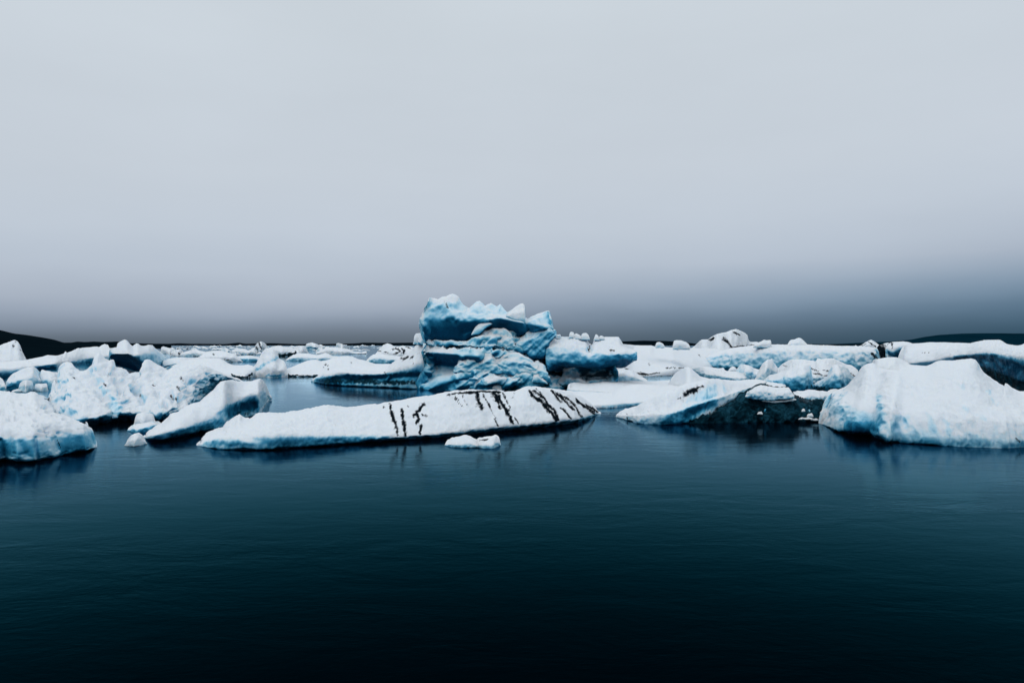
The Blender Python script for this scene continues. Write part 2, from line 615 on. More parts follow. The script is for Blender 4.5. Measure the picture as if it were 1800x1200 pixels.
    b = idx[1:, :]
    a2 = np.roll(a, -1, axis=1)
    b2_ = np.roll(b, -1, axis=1)
    faces = np.stack([a, b, b2_, a2], -1).reshape(-1, 4)
    return G.reshape(-1, 3), faces, Z, Dm


def mesh_object(name, lofts, mat=None, parent=None, origin=None):
    vs, fs, zs, off = [], [], [], 0
    dm = 0
    for G, fc, Z, d in lofts:
        vs.append(G)
        fs.append(fc + off)
        zs.append(Z)
        off += len(G)
        dm = d
    V = np.concatenate(vs)
    Fc = np.concatenate(fs)
    Zs = np.concatenate(zs)
    if origin is None:
        c = 0.5 * (V.min(0) + V.max(0))
        origin = np.array([c[0], c[1], max(V[:, 2].min(), 0)])
    origin = np.array(origin, float)
    V = V - origin
    me = bpy.data.meshes.new(name)
    me.vertices.add(len(V))
    me.vertices.foreach_set('co', V.astype(np.float32).ravel())
    me.loops.add(len(Fc) * 4)
    me.loops.foreach_set('vertex_index', Fc.astype(np.int32).ravel())
    me.polygons.add(len(Fc))
    me.polygons.foreach_set('loop_start', np.arange(0, len(Fc) * 4, 4, dtype=np.int32))
    me.polygons.foreach_set('loop_total', np.full(len(Fc), 4, dtype=np.int32))
    me.polygons.foreach_set('use_smooth', np.ones(len(Fc), dtype=bool))
    at = me.attributes.new('zones', 'FLOAT_COLOR', 'POINT')
    at.data.foreach_set('color', Zs.astype(np.float32).ravel())
    me.update(calc_edges=True)
    me.validate()
    if mat is None:
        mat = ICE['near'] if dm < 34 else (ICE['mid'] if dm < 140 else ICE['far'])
    me.materials.append(mat)
    o = bpy.data.objects.new(name, me)
    COL.objects.link(o)
    if parent is not None:
        o.parent = parent
        o.location = origin - np.array(parent.location)
    else:
        o.location = origin
    return o


def thing(name, label, cat, lofts, group=None, mat=None):
    return tag(mesh_object(name, lofts, mat), label, cat, group)


def empty(name, loc, label, cat, group=None):
    o = bpy.data.objects.new(name, None)
    COL.objects.link(o)
    o.location = loc
    return tag(o, label, cat, group)


def slab(T, W, lip=0.55, dl=0.0, dt=1.0, uc=0.0, back=None, D=None, **kw):
    """ordinary berg: front waterline W, silhouette T; dl/dt/uc in units of its own height"""
    nu = 60
    Wx, Wy, _ = resample(W, 0, nu, 0)
    Tx, Ty, _ = resample(T, 0, max(nu, int((T[-1][0] - T[0][0]) / 1.2)), 0)
    ui = np.linspace(0, 1, len(Tx))
    Wx, Wy = np.interp(ui, np.linspace(0, 1, nu), Wx), np.interp(ui, np.linspace(0, 1, nu), Wy)
    if D is None:
        Dm = float(np.mean(CAMZ * F / np.maximum(Wy - HY, 0.3)))
    else:
        Dm = float(D)
    Hm = float(np.percentile(Wy - Ty, 80)) * Dm / F
    wob = fbm(np.stack([ui * len(ui) / 22.0 + SEED[0] * 3.3, ui * 0, ui * 0], 1), 3) * 0.10
    def row(f, dd):
        ff = np.clip(f + wob * (1 if 0 < f < 1 else 0), 0.02, 1)
        return ([(a, b) for a, b in zip(Wx * (1 - ff) + Tx * ff, Wy * (1 - ff) + Ty * ff)], dd * Hm)
    rows = [([(a, b) for a, b in zip(Wx, Wy)], 0)]
    if uc:
        rows.append(row(lip * 0.4, -uc * 0.15))
        rows.append(row(lip, dl - uc))
        rows.append(row(lip + (1 - lip) * 0.5, dl - uc * 0.5 + (dt - dl) * 0.3))
    else:
        rows.append(row(lip, dl))
        rows.append(row(lip + (1 - lip) * 0.55, dl + (dt - dl) * 0.45))
    rows.append((T, dt * Hm))
    return loft(rows, D=D, back=(back if back is not None else 1.3) * Hm, **kw)


# ------------------------------------------------------------------ setting: water and hills
me = bpy.data.meshes.new('water')
S = 22000.0
me.from_pydata([(-S, -200, 0), (S, -200, 0), (S, S, 0), (-S, S, 0)], [], [(0, 1, 2, 3)])
me.materials.append(WATER)
water = bpy.data.objects.new('water', me)
COL.objects.link(water)
tag(water, kind='structure')


def hills(name, T, dist, mat, amp=(1.2, 26, 0.5, 8)):
    W = [(T[0][0], HY + CAMZ * F / dist), (T[-1][0], HY + CAMZ * F / dist)]
    L = loft([(W, 0), ([(p[0], 0.45 * p[1] + 0.55 * W[0][1]) for p in T], dist * 0.10), (T, dist * 0.22)],
             D=dist, back=dist * 0.3, step=2.5, amp=amp, taper=0.03)
    o = mesh_object(name, [L], mat)
    tag(o, kind='structure')
    return o


hills('hills', [(-260, 560), (-120, 572), (-40, 575), (0, 580), (25, 586), (50, 589), (75, 593), (96, 597), (112, 602),
                (126, 602), (135, 600), (150, 601), (165, 600), (180, 601), (205, 600), (230, 603), (250, 605), (270, 606), (300, 607)], 520, HILL_DARK, (0.5, 40, 0.4, 9))
hills('hills', [(-260, 606), (-120, 603), (0, 604), (30, 608), (60, 606), (90, 610), (120, 612), (150, 616), (175, 620), (200, 624)], 150, HILL_DARK, (1.5, 26, 0.8, 8))
hills('hills', [(180, 604), (240, 603), (275, 604), (300, 604), (315, 603), (335, 604), (360, 604), (395, 604.5), (420, 602),
                (432, 604), (460, 603), (480, 603), (520, 604.5), (560, 604.5), (590, 604), (620, 603.5), (640, 602), (680, 602.5),
                (720, 602), (760, 602), (860, 603), (980, 604), (1060, 603), (1090, 600), (1130, 598.5), (1170, 599), (1200, 601),
                (1240, 606), (1300, 606.5), (1360, 605), (1420, 604.5), (1480, 605), (1540, 604), (1600, 605)], 2600, HILL_DARK, (0.4, 30, 0.5, 8))
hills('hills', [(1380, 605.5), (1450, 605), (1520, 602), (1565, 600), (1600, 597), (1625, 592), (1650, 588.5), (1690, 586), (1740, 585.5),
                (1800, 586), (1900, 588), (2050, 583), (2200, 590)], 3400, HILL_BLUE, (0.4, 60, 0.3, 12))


# ------------------------------------------------------------------ foreground floe with ash bands
W = [(350, 783), (372, 786), (400, 787), (440, 787), (480, 786), (520, 783), (560, 781), (600, 778), (640, 774), (700, 769), (740, 766), (780, 763), (820, 759),
     (860, 754), (910, 749), (950, 745), (1000, 739), (1030, 735), (1049, 728)]
LIP = [(352, 779), (372, 773), (400, 769), (430, 770), (470, 764), (510, 762), (550, 764), (600, 763), (650, 765), (700, 765), (740, 762), (780, 758), (860, 748), (950, 739),
       (1000, 734), (1030, 731), (1050, 727)]
MID = [(352, 777), (372, 768), (395, 761), (402, 755), (430, 752), (470, 745), (520, 742), (560, 742), (620, 743), (680, 738), (740, 730), (800, 722), (860, 718), (930, 710),
       (980, 714), (1020, 718), (1051, 725)]
TOP = [(353, 775), (362, 767), (375, 762), (392, 756), (398, 748), (408, 741), (421, 732), (427, 738), (440, 740), (450, 731), (460, 730), (500, 729), (520, 724), (545, 721),
       (562, 716), (576, 714), (592, 717), (620, 718), (640, 715), (662, 713), (700, 706), (712, 704), (740, 699), (760, 697), (775, 692), (800, 688), (830, 686), (850, 687),
       (872, 687), (888, 690), (905, 690), (918, 683), (928, 680), (942, 681), (960, 683), (972, 684), (1000, 690), (1020, 699), (1036, 710), (1047, 719), (1052, 724)]
DIRT = [([(686, 712), (688, 724), (691, 738)], 4.0), ([(692, 735), (697, 750), (698, 765)], 4.0), ([(707, 722), (709, 738), (711, 752), (712, 765)], 4.8),
        ([(745, 710), (733, 722), (727, 732)], 4.4), ([(733, 728), (737, 736), (731, 744)], 4.0), ([(742, 729), (750, 731)], 2.6), ([(740, 748), (738, 762)], 3.5),
        ([(788, 694), (800, 691), (822, 689), (850, 688), (880, 689)], 3.1), ([(800, 697), (808, 703)], 1.8), ([(838, 690), (842, 705), (846, 719)], 5.7),
        ([(866, 688), (872, 697), (877, 708)], 6.2), ([(876, 696), (884, 712), (893, 727), (900, 742)], 4.8), ([(872, 700), (880, 718)], 3.5), ([(858, 712), (872, 736)], 1.9), ([(893, 722), (902, 744)], 3.5),
        ([(931, 686), (938, 698), (948, 704)], 4.4), ([(938, 687), (956, 700)], 2.6), ([(948, 700), (958, 712), (968, 724), (978, 738)], 4.4), ([(960, 706), (974, 722), (982, 737)], 3.5),
        ([(970, 686), (980, 700), (986, 706)], 3.5), ([(978, 690), (995, 706), (1010, 722)], 2.8), ([(985, 694), (1000, 703), (1012, 712)], 2.6), ([(986, 716), (1004, 735)], 2.3),
        ([(1002, 706), (1014, 718), (1022, 732)], 2.6), ([(1015, 706), (1030, 716), (1045, 724)], 3.5), ([(1030, 712), (1050, 723)], 3.5),
        ([(673, 715), (676, 717)], 2.2), ([(1036, 722), (1046, 728)], 2.6), ([(800, 700), (815, 715)], 1.4), ([(905, 735), (912, 745)], 2.6), ([(812, 696), (820, 712)], 1.4), ([(850, 694), (862, 716)], 1.8), ([(884, 690), (896, 716)], 1.9), ([(905, 692), (900, 700)], 1.1), ([(943, 684), (962, 706)], 2.1), ([(990, 698), (1006, 720)], 1.8), ([(1012, 700), (1026, 716)], 2.3), ([(868, 736), (876, 748)], 1.8), ([(956, 712), (964, 726)], 2.6), ([(716, 714), (719, 716)], 1.3)]
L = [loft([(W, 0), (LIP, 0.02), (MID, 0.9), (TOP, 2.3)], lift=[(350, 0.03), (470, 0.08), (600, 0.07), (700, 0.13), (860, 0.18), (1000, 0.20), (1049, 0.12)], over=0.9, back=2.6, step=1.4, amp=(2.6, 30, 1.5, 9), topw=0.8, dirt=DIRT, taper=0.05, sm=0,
          barez=[([(360, 778), (480, 776), (600, 770), (680, 764)], 9, 0.72), ([(700, 740), (860, 730), (1000, 720)], 34, 0.12), ([(420, 750), (640, 730)], 20, 0.1)],
          bumps=[([(385, 765), (455, 772)], 7, -3), ([(540, 755), (560, 775)], 9, 3), ([(470, 757), (520, 760)], 8, 2), ([(930, 720), (950, 740)], 8, -4), ([(855, 730), (862, 752)], 6, -3), ([(800, 745), (830, 750)], 9, 3)])]
thing('ice_floe', 'long low snowy ice floe in the foreground with black ash streaks across its right half', 'ice floe', L)

thing('ice_chunk', 'small pale ice lump with two humps afloat in front of the long ash-streaked floe', 'ice chunk',
      [slab([(783, 779), (795, 773), (805, 771), (818, 767), (828, 770), (838, 776), (848, 777)], [(783, 783), (800, 786), (830, 787), (850, 786)], dt=1.2, lip=0.4, back=3, step=1.2, amp=(1.5, 16, 0.8, 6), bare=0.55),
       slab([(832, 781), (842, 773), (852, 771), (862, 770), (872, 767), (878, 771), (879, 778)], [(832, 785), (850, 788), (866, 788), (878, 783)], dt=1.2, lip=0.4, back=3, step=1.2, amp=(1.5, 16, 0.8, 6), bare=0.55,
            dirt=[([(845, 774), (860, 772)], 1.6)])])

# ------------------------------------------------------------------ right foreground berg
W = [(1442, 744), (1455, 748), (1470, 754), (1500, 758), (1530, 759), (1545, 766), (1560, 773), (1600, 777), (1650, 781), (1700, 785), (1760, 787), (1800, 786), (1900, 784), (2020, 770)]
R1 = [(1444, 742), (1456, 735), (1475, 738), (1505, 742), (1530, 744), (1546, 745), (1562, 755), (1600, 762), (1650, 766), (1700, 768), (1760, 770), (1800, 770), (1900, 770), (2025, 760)]
R2 = [(1450, 726), (1462, 712), (1480, 712), (1505, 715), (1528, 712), (1542, 710), (1562, 718), (1600, 725), (1650, 728), (1700, 728), (1760, 735), (1800, 740), (1900, 750), (2030, 750)]
R3 = [(1455, 712), (1468, 696), (1485, 692), (1505, 690), (1522, 680), (1542, 680), (1570, 682), (1600, 682), (1650, 678), (1690, 672), (1720, 680), (1750, 698), (1790, 710), (1900, 726), (2035, 742)]
TOP = [(1460, 692), (1467, 688), (1475, 685), (1484, 682), (1492, 676), (1498, 669), (1506, 658), (1513, 648), (1519, 642), (1526, 639), (1534, 638), (1540, 642), (1546, 647), (1556, 649), (1566, 650),
       (1578, 651), (1588, 646), (1597, 641), (1612, 642), (1628, 643), (1637, 640), (1646, 635), (1655, 633), (1672, 634), (1688, 632), (1706, 630), (1714, 632), (1718, 636), (1723, 646), (1730, 655), (1738, 661),
       (1746, 668), (1756, 675), (1766, 681), (1767.5, 674), (1774, 679), (1782, 685), (1792, 689), (1810, 690), (1850, 695), (1900, 702), (1960, 712), (2040, 735)]
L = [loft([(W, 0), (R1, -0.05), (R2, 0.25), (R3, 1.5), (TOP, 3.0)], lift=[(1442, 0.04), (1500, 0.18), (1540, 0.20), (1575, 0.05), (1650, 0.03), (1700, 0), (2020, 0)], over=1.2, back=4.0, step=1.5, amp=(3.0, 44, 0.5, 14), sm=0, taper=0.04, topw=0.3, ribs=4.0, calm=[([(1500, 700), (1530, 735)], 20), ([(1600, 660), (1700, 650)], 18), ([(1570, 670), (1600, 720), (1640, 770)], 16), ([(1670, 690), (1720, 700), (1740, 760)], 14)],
          bare=0.50,
          barez=[([(1475, 700), (1490, 725), (1520, 742)], 26, 0.74), ([(1545, 700), (1550, 745)], 9, 0.78), ([(1495, 748), (1540, 750)], 11, 1.05), ([(1630, 700), (1615, 740)], 14, 0.56),  # includes painted shadow in the hollow on the left
                 ([(1692, 670), (1700, 700)], 12, 0.55), ([(1715, 727), (1730, 734)], 8, 0.75), ([(1560, 750), (1640, 770)], 14, 0.6), ([(1692, 680), (1698, 725)], 11, 0.72), ([(1738, 688), (1758, 716)], 9, 0.74), ([(1605, 690), (1592, 745)], 9, 0.72), ([(1628, 715), (1640, 755)], 8, 0.68), ([(1660, 720), (1668, 760)], 7, 0.66)],
          bumps=[([(1512, 1117.5), (1530, 1128.0)], 13, -21.0), ([(1520, 1072.5), (1535, 1102.5)], 14, -9.0), ([(1545, 1035.0), (1550, 1140.0)], 9, 13.5), ([(1575, 1035.0), (1600, 1110.0), (1640, 1162.5)], 16, 10.5), ([(1620, 1035.0), (1612, 1117.5)], 11, -7),
                 ([(1650, 990.0), (1665, 1080.0), (1690, 1155.0)], 14, 9.0), ([(1690, 997.5), (1685, 1080.0)], 8, -9.0), ([(1712, 1020.0), (1740, 1117.5)], 10, 7.5), ([(1717, 1093.5), (1730, 1099.5)], 6, -13.5), ([(1745, 1050.0), (1758, 1083.0)], 8, -6),
                 ([(1455, 1072.5), (1452, 1113.0)], 5, 7.5), ([(1780, 1080.0), (1800, 1140.0)], 14, 7.5)],
          dirt=[([(1785, 770), (1792, 776)], 2.0)]),
     slab([(1468, 739), (1471, 731), (1478, 728), (1484, 731), (1485, 739)], [(1468, 741), (1485, 741)], D=25.4, dt=0.5, back=1.5, step=1.2, amp=(0.6, 10, 0.3, 4), bare=0.1),
     slab([(1442, 741), (1446, 726), (1452, 723), (1458, 730), (1459, 742)], [(1441, 744), (1460, 748)], dt=0.5, back=1.0, step=1.2, amp=(0.8, 10, 0.3, 4), bare=0.3)]
thing('iceberg', 'big smooth white iceberg at the right edge of the frame sloping into the water', 'iceberg', L)

# ------------------------------------------------------------------ tilted slab with black wet ice beside it
base = empty('iceberg', (4.8, 27.0, 0.0), 'tilted snowy ice slab with a black patch on its slope and glassy black right side', 'iceberg')
W = [(1084, 733), (1096, 736), (1108, 738), (1118, 744), (1140, 747), (1165, 747), (1190, 745), (1210, 742), (1235, 738), (1262, 728), (1290, 712), (1320, 696), (1347, 674)]
R1 = [(1085, 730), (1098, 730), (1112, 730), (1125, 730), (1145, 728), (1170, 728), (1190, 724), (1215, 714), (1235, 708), (1262, 700), (1290, 690), (1320, 680), (1347, 672)]
TOP = [(1086, 727), (1092, 723), (1098, 720), (1104, 720), (1110, 718), (1121, 715), (1127, 709.5), (1142, 702), (1159, 694), (1172, 688), (1184, 683), (1203, 675), (1226, 671), (1235, 669), (1244, 666), (1261, 665.5),
       (1270, 667), (1280, 669), (1299, 669), (1312, 667), (1326, 667), (1336, 668), (1347, 670)]
L = [loft([(W, 0), (R1, -0.1), ([(p[0] * .5 + q[0] * .5, p[1] * .5 + q[1] * .5) for p, q in zip(W, [(1085, 728), (1095, 722), (1104, 721), (1121, 716), (1142, 703), (1165, 692), (1190, 681), (1210, 674), (1235, 670), (1262, 667), (1290, 669), (1318, 667), (1347, 670)])], 0.5), (TOP, 1.6)],
          D=[(1084, 28.3), (1120, 26.2), (1170, 25.6), (1240, 26.4), (1347, 29)], back=2.6, step=1.4, sm=0, amp=(2.2, 30, 1.2, 9), ribs=2.0, bare=0.4,
          dirt=[([(1203, 694), (1212, 689), (1224, 685)], 6.5), ([(1215, 686), (1226, 681), (1236, 680)], 3.5), ([(1103, 728), (1103, 742)], 1.6), ([(1193, 700), (1196, 698)], 2)],
          barez=[([(1185, 735), (1215, 712), (1250, 688)], 20, 0.80), ([(1185, 742), (1250, 706)], 13, 0.98), ([(1165, 742), (1200, 728)], 7, 0.7), ([(1268, 676), (1275, 688)], 6, 0.7), ([(1290, 690), (1340, 676)], 6, 0.6)],
          clearz=[([(1222, 744), (1250, 730), (1282, 708), (1325, 692)], 10, 0.56)],
          bumps=[([(1165, 715), (1150, 745)], 8, 4), ([(1135, 715), (1125, 742)], 6, 3), ([(1200, 735), (1250, 712)], 10, -6), ([(1268, 672), (1272, 695)], 5, 5), ([(1300, 680), (1340, 672)], 6, 3)])]
mesh_object('snow_slab', L, ICE['near'], base)
W = [(1208, 744), (1235, 744), (1270, 743), (1320, 742), (1370, 742), (1410, 741), (1440, 739), (1456, 734)]
TOP = [(1212, 741), (1235, 732), (1256, 718), (1278, 702), (1300, 690), (1319, 682), (1330, 678), (1338, 675), (1347, 677), (1357, 680), (1370, 681), (1385, 682), (1388, 690), (1400, 698), (1410, 702), (1418, 706), (1428, 707), (1436, 703),
       (1444, 704), (1450, 710), (1457, 714)]
L = [loft([(W, 0), ([(x, 730 if x > 1215 else 741) for x, y in W], 0.0), ([(1210, 742), (1238, 736), (1265, 722), (1300, 708), (1340, 702), (1380, 702), (1410, 712), (1440, 714), (1456, 722)], 0.5), (TOP, 1.6)],
          back=2.5, step=1.3, sm=0, amp=(6, 20, 3.0, 9), fold=(6, 10, 35), clear=0.72, bare=1.0,
          bumps=[([(1340, 700), (1370, 720)], 14, 4), ([(1410, 715), (1415, 735)], 7, 7), ([(1438, 712), (1440, 730)], 6, 7), ([(1385, 715)], 8, -6), ([(1280, 715), (1300, 740)], 9, 5), ([(1325, 715), (1328, 740)], 6, -6)],
          clearz=[([(1325, 688), (1345, 684), (1385, 690)], 8, 0.42), ([(1420, 723)], 4, 0.3), ([(1345, 722)], 3, 0.35)],
          barez=[([(1325, 684), (1345, 680), (1385, 688)], 9, 0.45)])]
mesh_object('black_ice', L, ICE['near'], base)
L = [slab([(1339, 703), (1352, 701.5), (1366, 702), (1380, 702), (1388, 699), (1399, 701)], [(1340, 705), (1360, 708), (1385, 706), (1399, 703)], D=26.6, dt=3.0, back=3, step=1.1, amp=(0.8, 10, 0.5, 5), bare=0.2)]
mesh_object('snow_ledge', L, ICE['near'], base)
L = [slab([(1316, 688), (1328, 680), (1337, 677), (1345, 678), (1357, 680), (1366, 681), (1386, 681), (1392, 690)], [(1312, 698), (1332, 702), (1352, 703), (1375, 702), (1396, 699)], D=26.5, dt=1.0, back=2, step=1.2, amp=(2.2, 14, 2.0, 7), bare=0.46, clear=0.24)]
mesh_object('snow_rim', L, ICE['near'], base)
for k, (x, y, w, h) in enumerate([(1416, 736, 26, 3.5), (1424, 731, 11, 6), (1412, 722, 6, 5), (1336, 727, 9, 5), (1432, 738, 14, 3), (1342, 735, 8, 2)]):
    T = [(x - w / 2, y), (x - w / 4, y - h * .8), (x, y - h * .6), (x + w * .2, y - h), (x + w / 2, y - h * .2)]
    mesh_object('snow_fleck', [slab(T, [(x - w / 2, y + 1), (x + w / 2, y + 1)], D=26.0 + 0.1 * k, dt=0.8, back=1.5, step=0.9, amp=(1.2, 7, 0.6, 3), bare=0.2)], ICE['near'], base)

# ------------------------------------------------------------------ low flat floe between the foreground and the big berg
thing('ice_floe', 'broad flat snow covered floe behind the right tip of the long ash-streaked floe', 'ice floe',
      [loft([([(985, 712), (1010, 716), (1040, 718), (1075, 717), (1100, 714), (1140, 712), (1200, 710), (1260, 706)], 0), ([(985, 706), (1010, 708), (1040, 711), (1075, 710), (1110, 707), (1150, 704), (1200, 700), (1260, 694)], 0.05),
             ([(984, 697), (1010, 699), (1040, 701), (1075, 698), (1110, 692), (1150, 692), (1200, 692), (1262, 688)], 2.0), ([(983, 687), (1000, 688), (1015, 691), (1040, 692), (1062, 694), (1076, 693), (1086, 686), (1100, 680), (1118, 677), (1140, 678), (1165, 682), (1200, 680), (1262, 676)], 4.5)],
            back=4, step=1.6, amp=(1.2, 40, 0.5, 12), bare=0.25, barez=[([(1060, 712), (1200, 706)], 5, 0.6)])])
thing('ice_floe', 'rippled pale blue shelf of refrozen slush at the foot of the big central iceberg', 'ice floe',
      [loft([([(1002, 692), (1040, 694), (1080, 697), (1110, 693), (1180, 690), (1260, 688)], 0), ([(1002, 684), (1040, 686), (1080, 689), (1110, 686), (1180, 682), (1260, 680)], 0.1),
             ([(1002, 674), (1030, 672), (1050, 671), (1060, 670), (1080, 672), (1110, 671), (1140, 672), (1180, 670), (1260, 668)], 7)],
            back=4, step=1.6, amp=(1.0, 60, 1.5, 7), ribs=0, bare=0.55, sm=0)])
thing('iceberg', 'smooth white snow cone rising behind the tilted slab with the black patch', 'iceberg',
      [slab([(1178, 668), (1183, 661), (1188, 655), (1196, 650), (1205, 645), (1211, 645), (1217, 649), (1224, 655), (1230, 661), (1240, 664), (1254, 668)], [(1176, 684), (1210, 690), (1256, 688)], lip=0.3, dt=1.6, back=1.8, step=1.4, amp=(1.0, 30, 0.3, 9), bare=0.25)])

# ------------------------------------------------------------------ the big central berg
big = empty('iceberg', (-0.5, 48.0, 0.0), 'towering blue iceberg with a jagged overhanging crown, tallest in the lagoon', 'iceberg')
DB = 46.6
crown = loft([
    ([(750, 604), (780, 611), (830, 610), (870, 604), (910, 612), (962, 604)], 2.3),
    ([(746, 600), (780, 602), (820, 600), (850, 590), (880, 586), (910, 594), (940, 596), (965, 596)], 1.1),
    ([(740, 588), (770, 588), (800, 588), (830, 583), (860, 572), (890, 572), (915, 578), (945, 585), (966, 588)], 0.3),
    ([(736.5, 566), (760, 562), (790, 562), (820, 565), (850, 560), (880, 560), (915, 567), (945, 572), (971, 577)], -0.15),
    ([(743, 548), (760, 542), (790, 543), (820, 552), (850, 549), (880, 553), (912, 560), (945, 562), (967, 568)], 0.35),
    ([(751, 534), (753, 528), (754, 522), (762, 524), (770, 526), (777, 522), (784, 521), (790, 517), (795, 516), (801, 518), (806, 521), (810, 530), (815, 536), (824, 541), (832, 535), (838, 530), (843, 529),
      (848, 533), (853, 537), (858, 534), (863, 532), (869, 536), (874, 539), (879, 534), (884, 539), (891, 549), (898, 545), (906, 539), (915, 534), (920, 534), (923, 538), (922, 548), (923, 558), (928, 561), (934, 556), (943, 552), (952, 550), (960, 547), (965, 546), (966, 558)], 1.6)],
    D=DB, back=3.4, step=1.4, sm=0, amp=(3.6, 30, 1.5, 11), topw=0.25, calm=[([(765, 570), (800, 582), (840, 572), (890, 568), (925, 575)], 16)], bare=0.80, taper=0.06,
    bumps=[([(740, 560), (752, 600)], 9, 10), ([(775, 560), (800, 590)], 18, -9), ([(840, 575), (862, 563)], 6, 8), ([(835, 545), (860, 548), (890, 558)], 8, 4), ([(900, 545), (915, 555)], 9, 7), ([(945, 558), (955, 590)], 12, 8),
           ([(815, 583), (850, 575)], 8, -10), ([(925, 565), (930, 590)], 5, -8), ([(880, 575), (905, 590)], 9, -4)],
    barez=[([(765, 580), (800, 592), (840, 584)], 15, 0.95), ([(845, 578), (858, 566)], 4, 0.4), ([(740, 540), (740, 590)], 6, 0.55), ([(755, 526), (810, 526)], 7, 0.6),  # shadow of the hollow under the crown painted in
           ([(870, 568), (940, 580)], 13, 0.62)],
    dirt=[([(783, 530), (788, 542)], 1.2), ([(905, 600), (925, 585), (930, 578)], 2.0), ([(895, 604), (912, 596)], 1.8)])
mesh_object('crown', [crown], ICE['mid'], big)
basl = loft([
    ([(737, 684), (760, 686), (800, 687), (850, 688), (900, 687), (950, 686), (1000, 680), (1034, 676)], 0),
    ([(742, 678), (765, 672), (800, 670), (850, 672), (900, 670), (950, 672), (1000, 668), (1030, 672)], 0.3),
    ([(754, 664), (775, 655), (805, 655), (850, 652), (900, 650), (940, 655), (970, 658), (1000, 664)], 1.1),
    ([(756, 648), (775, 638), (805, 637), (850, 634), (900, 632), (940, 636), (965, 640), (985, 650)], 1.5),
    ([(748, 628), (770, 620), (805, 618), (850, 614), (900, 616), (940, 618), (968, 624), (980, 640)], 1.4),
    ([(746, 612), (770, 606), (800, 607), (840, 604), (880, 596), (920, 592), (945, 586), (968, 590)], 1.9),
    ([(746, 604), (770, 600), (800, 600), (840, 592), (880, 586), (920, 582), (945, 578), (967, 582)], 2.6)],
    back=5.5, step=1.4, sm=1, amp=(4, 30, 1.8, 12), fold=(13, 19, 30), calm=[([(760, 620), (800, 624), (850, 624)], 10), ([(772, 642), (800, 646)], 14), ([(760, 676), (785, 665)], 15)], bare=0.84, taper=0.05, foot=16,
    bumps=[([(752, 618), (800, 624), (838, 628)], 8, 18), ([(772, 642), (798, 646)], 12, -26), ([(812, 650), (800, 662), (770, 672), (748, 684)], 9, 12), ([(835, 620), (850, 630)], 10, 9), ([(840, 590), (880, 582)], 10, 9), ([(868, 600), (875, 620)], 9, 8),
           ([(805, 665), (850, 650), (890, 632)], 9, 11), ([(880, 650), (905, 638), (950, 630)], 8, 10), ([(895, 678), (930, 655), (945, 640)], 10, 13), ([(825, 680), (835, 655)], 6, 9), ([(860, 672), (880, 668)], 7, 14),
           ([(770, 610), (850, 612)], 3, -12), ([(870, 612), (915, 622), (965, 630)], 3.2, -12), ([(918, 668), (945, 660)], 6, -16), ([(940, 655), (958, 668)], 6, 10), ([(880, 690), (930, 682)], 7, -9), ([(855, 645), (880, 650)], 4, -8),
           ([(938, 600), (962, 640)], 10, 9), ([(905, 600), (920, 615)], 7, 8), ([(800, 650), (812, 630)], 5, 7)],
    dirt=[([(762, 608), (790, 610), (835, 611)], 0.9), ([(835, 612), (860, 611)], 1.2), ([(868, 612), (890, 618), (915, 626), (945, 628)], 1.8), ([(905, 604), (918, 602), (935, 604)], 2.4), ([(920, 606), (922, 620)], 2.0), ([(932, 606), (930, 622)], 2.2),
          ([(884, 612), (905, 598)], 2.2), ([(890, 610), (893, 620)], 1.6), ([(946, 632), (965, 636)], 1.6)],
    barez=[([(768, 640), (800, 645)], 12, 1.0), ([(750, 672), (840, 672), (930, 676)], 15, 0.95), ([(752, 612), (790, 620)], 10, 0.62), ([(850, 595), (885, 600)], 14, 0.72), ([(880, 660), (930, 650)], 14, 0.72), ([(830, 675), (845, 668)], 6, 0.3), ([(860, 672), (882, 668)], 8, 0.28),  # dark of the arch hollow put into the colour
           ([(940, 600), (955, 640)], 14, 0.7), ([(855, 640), (900, 640)], 10, 0.7)],
    clearz=[([(885, 688), (920, 682), (960, 676)], 7, 0.9), ([(780, 611), (830, 612)], 4, 0.6)])
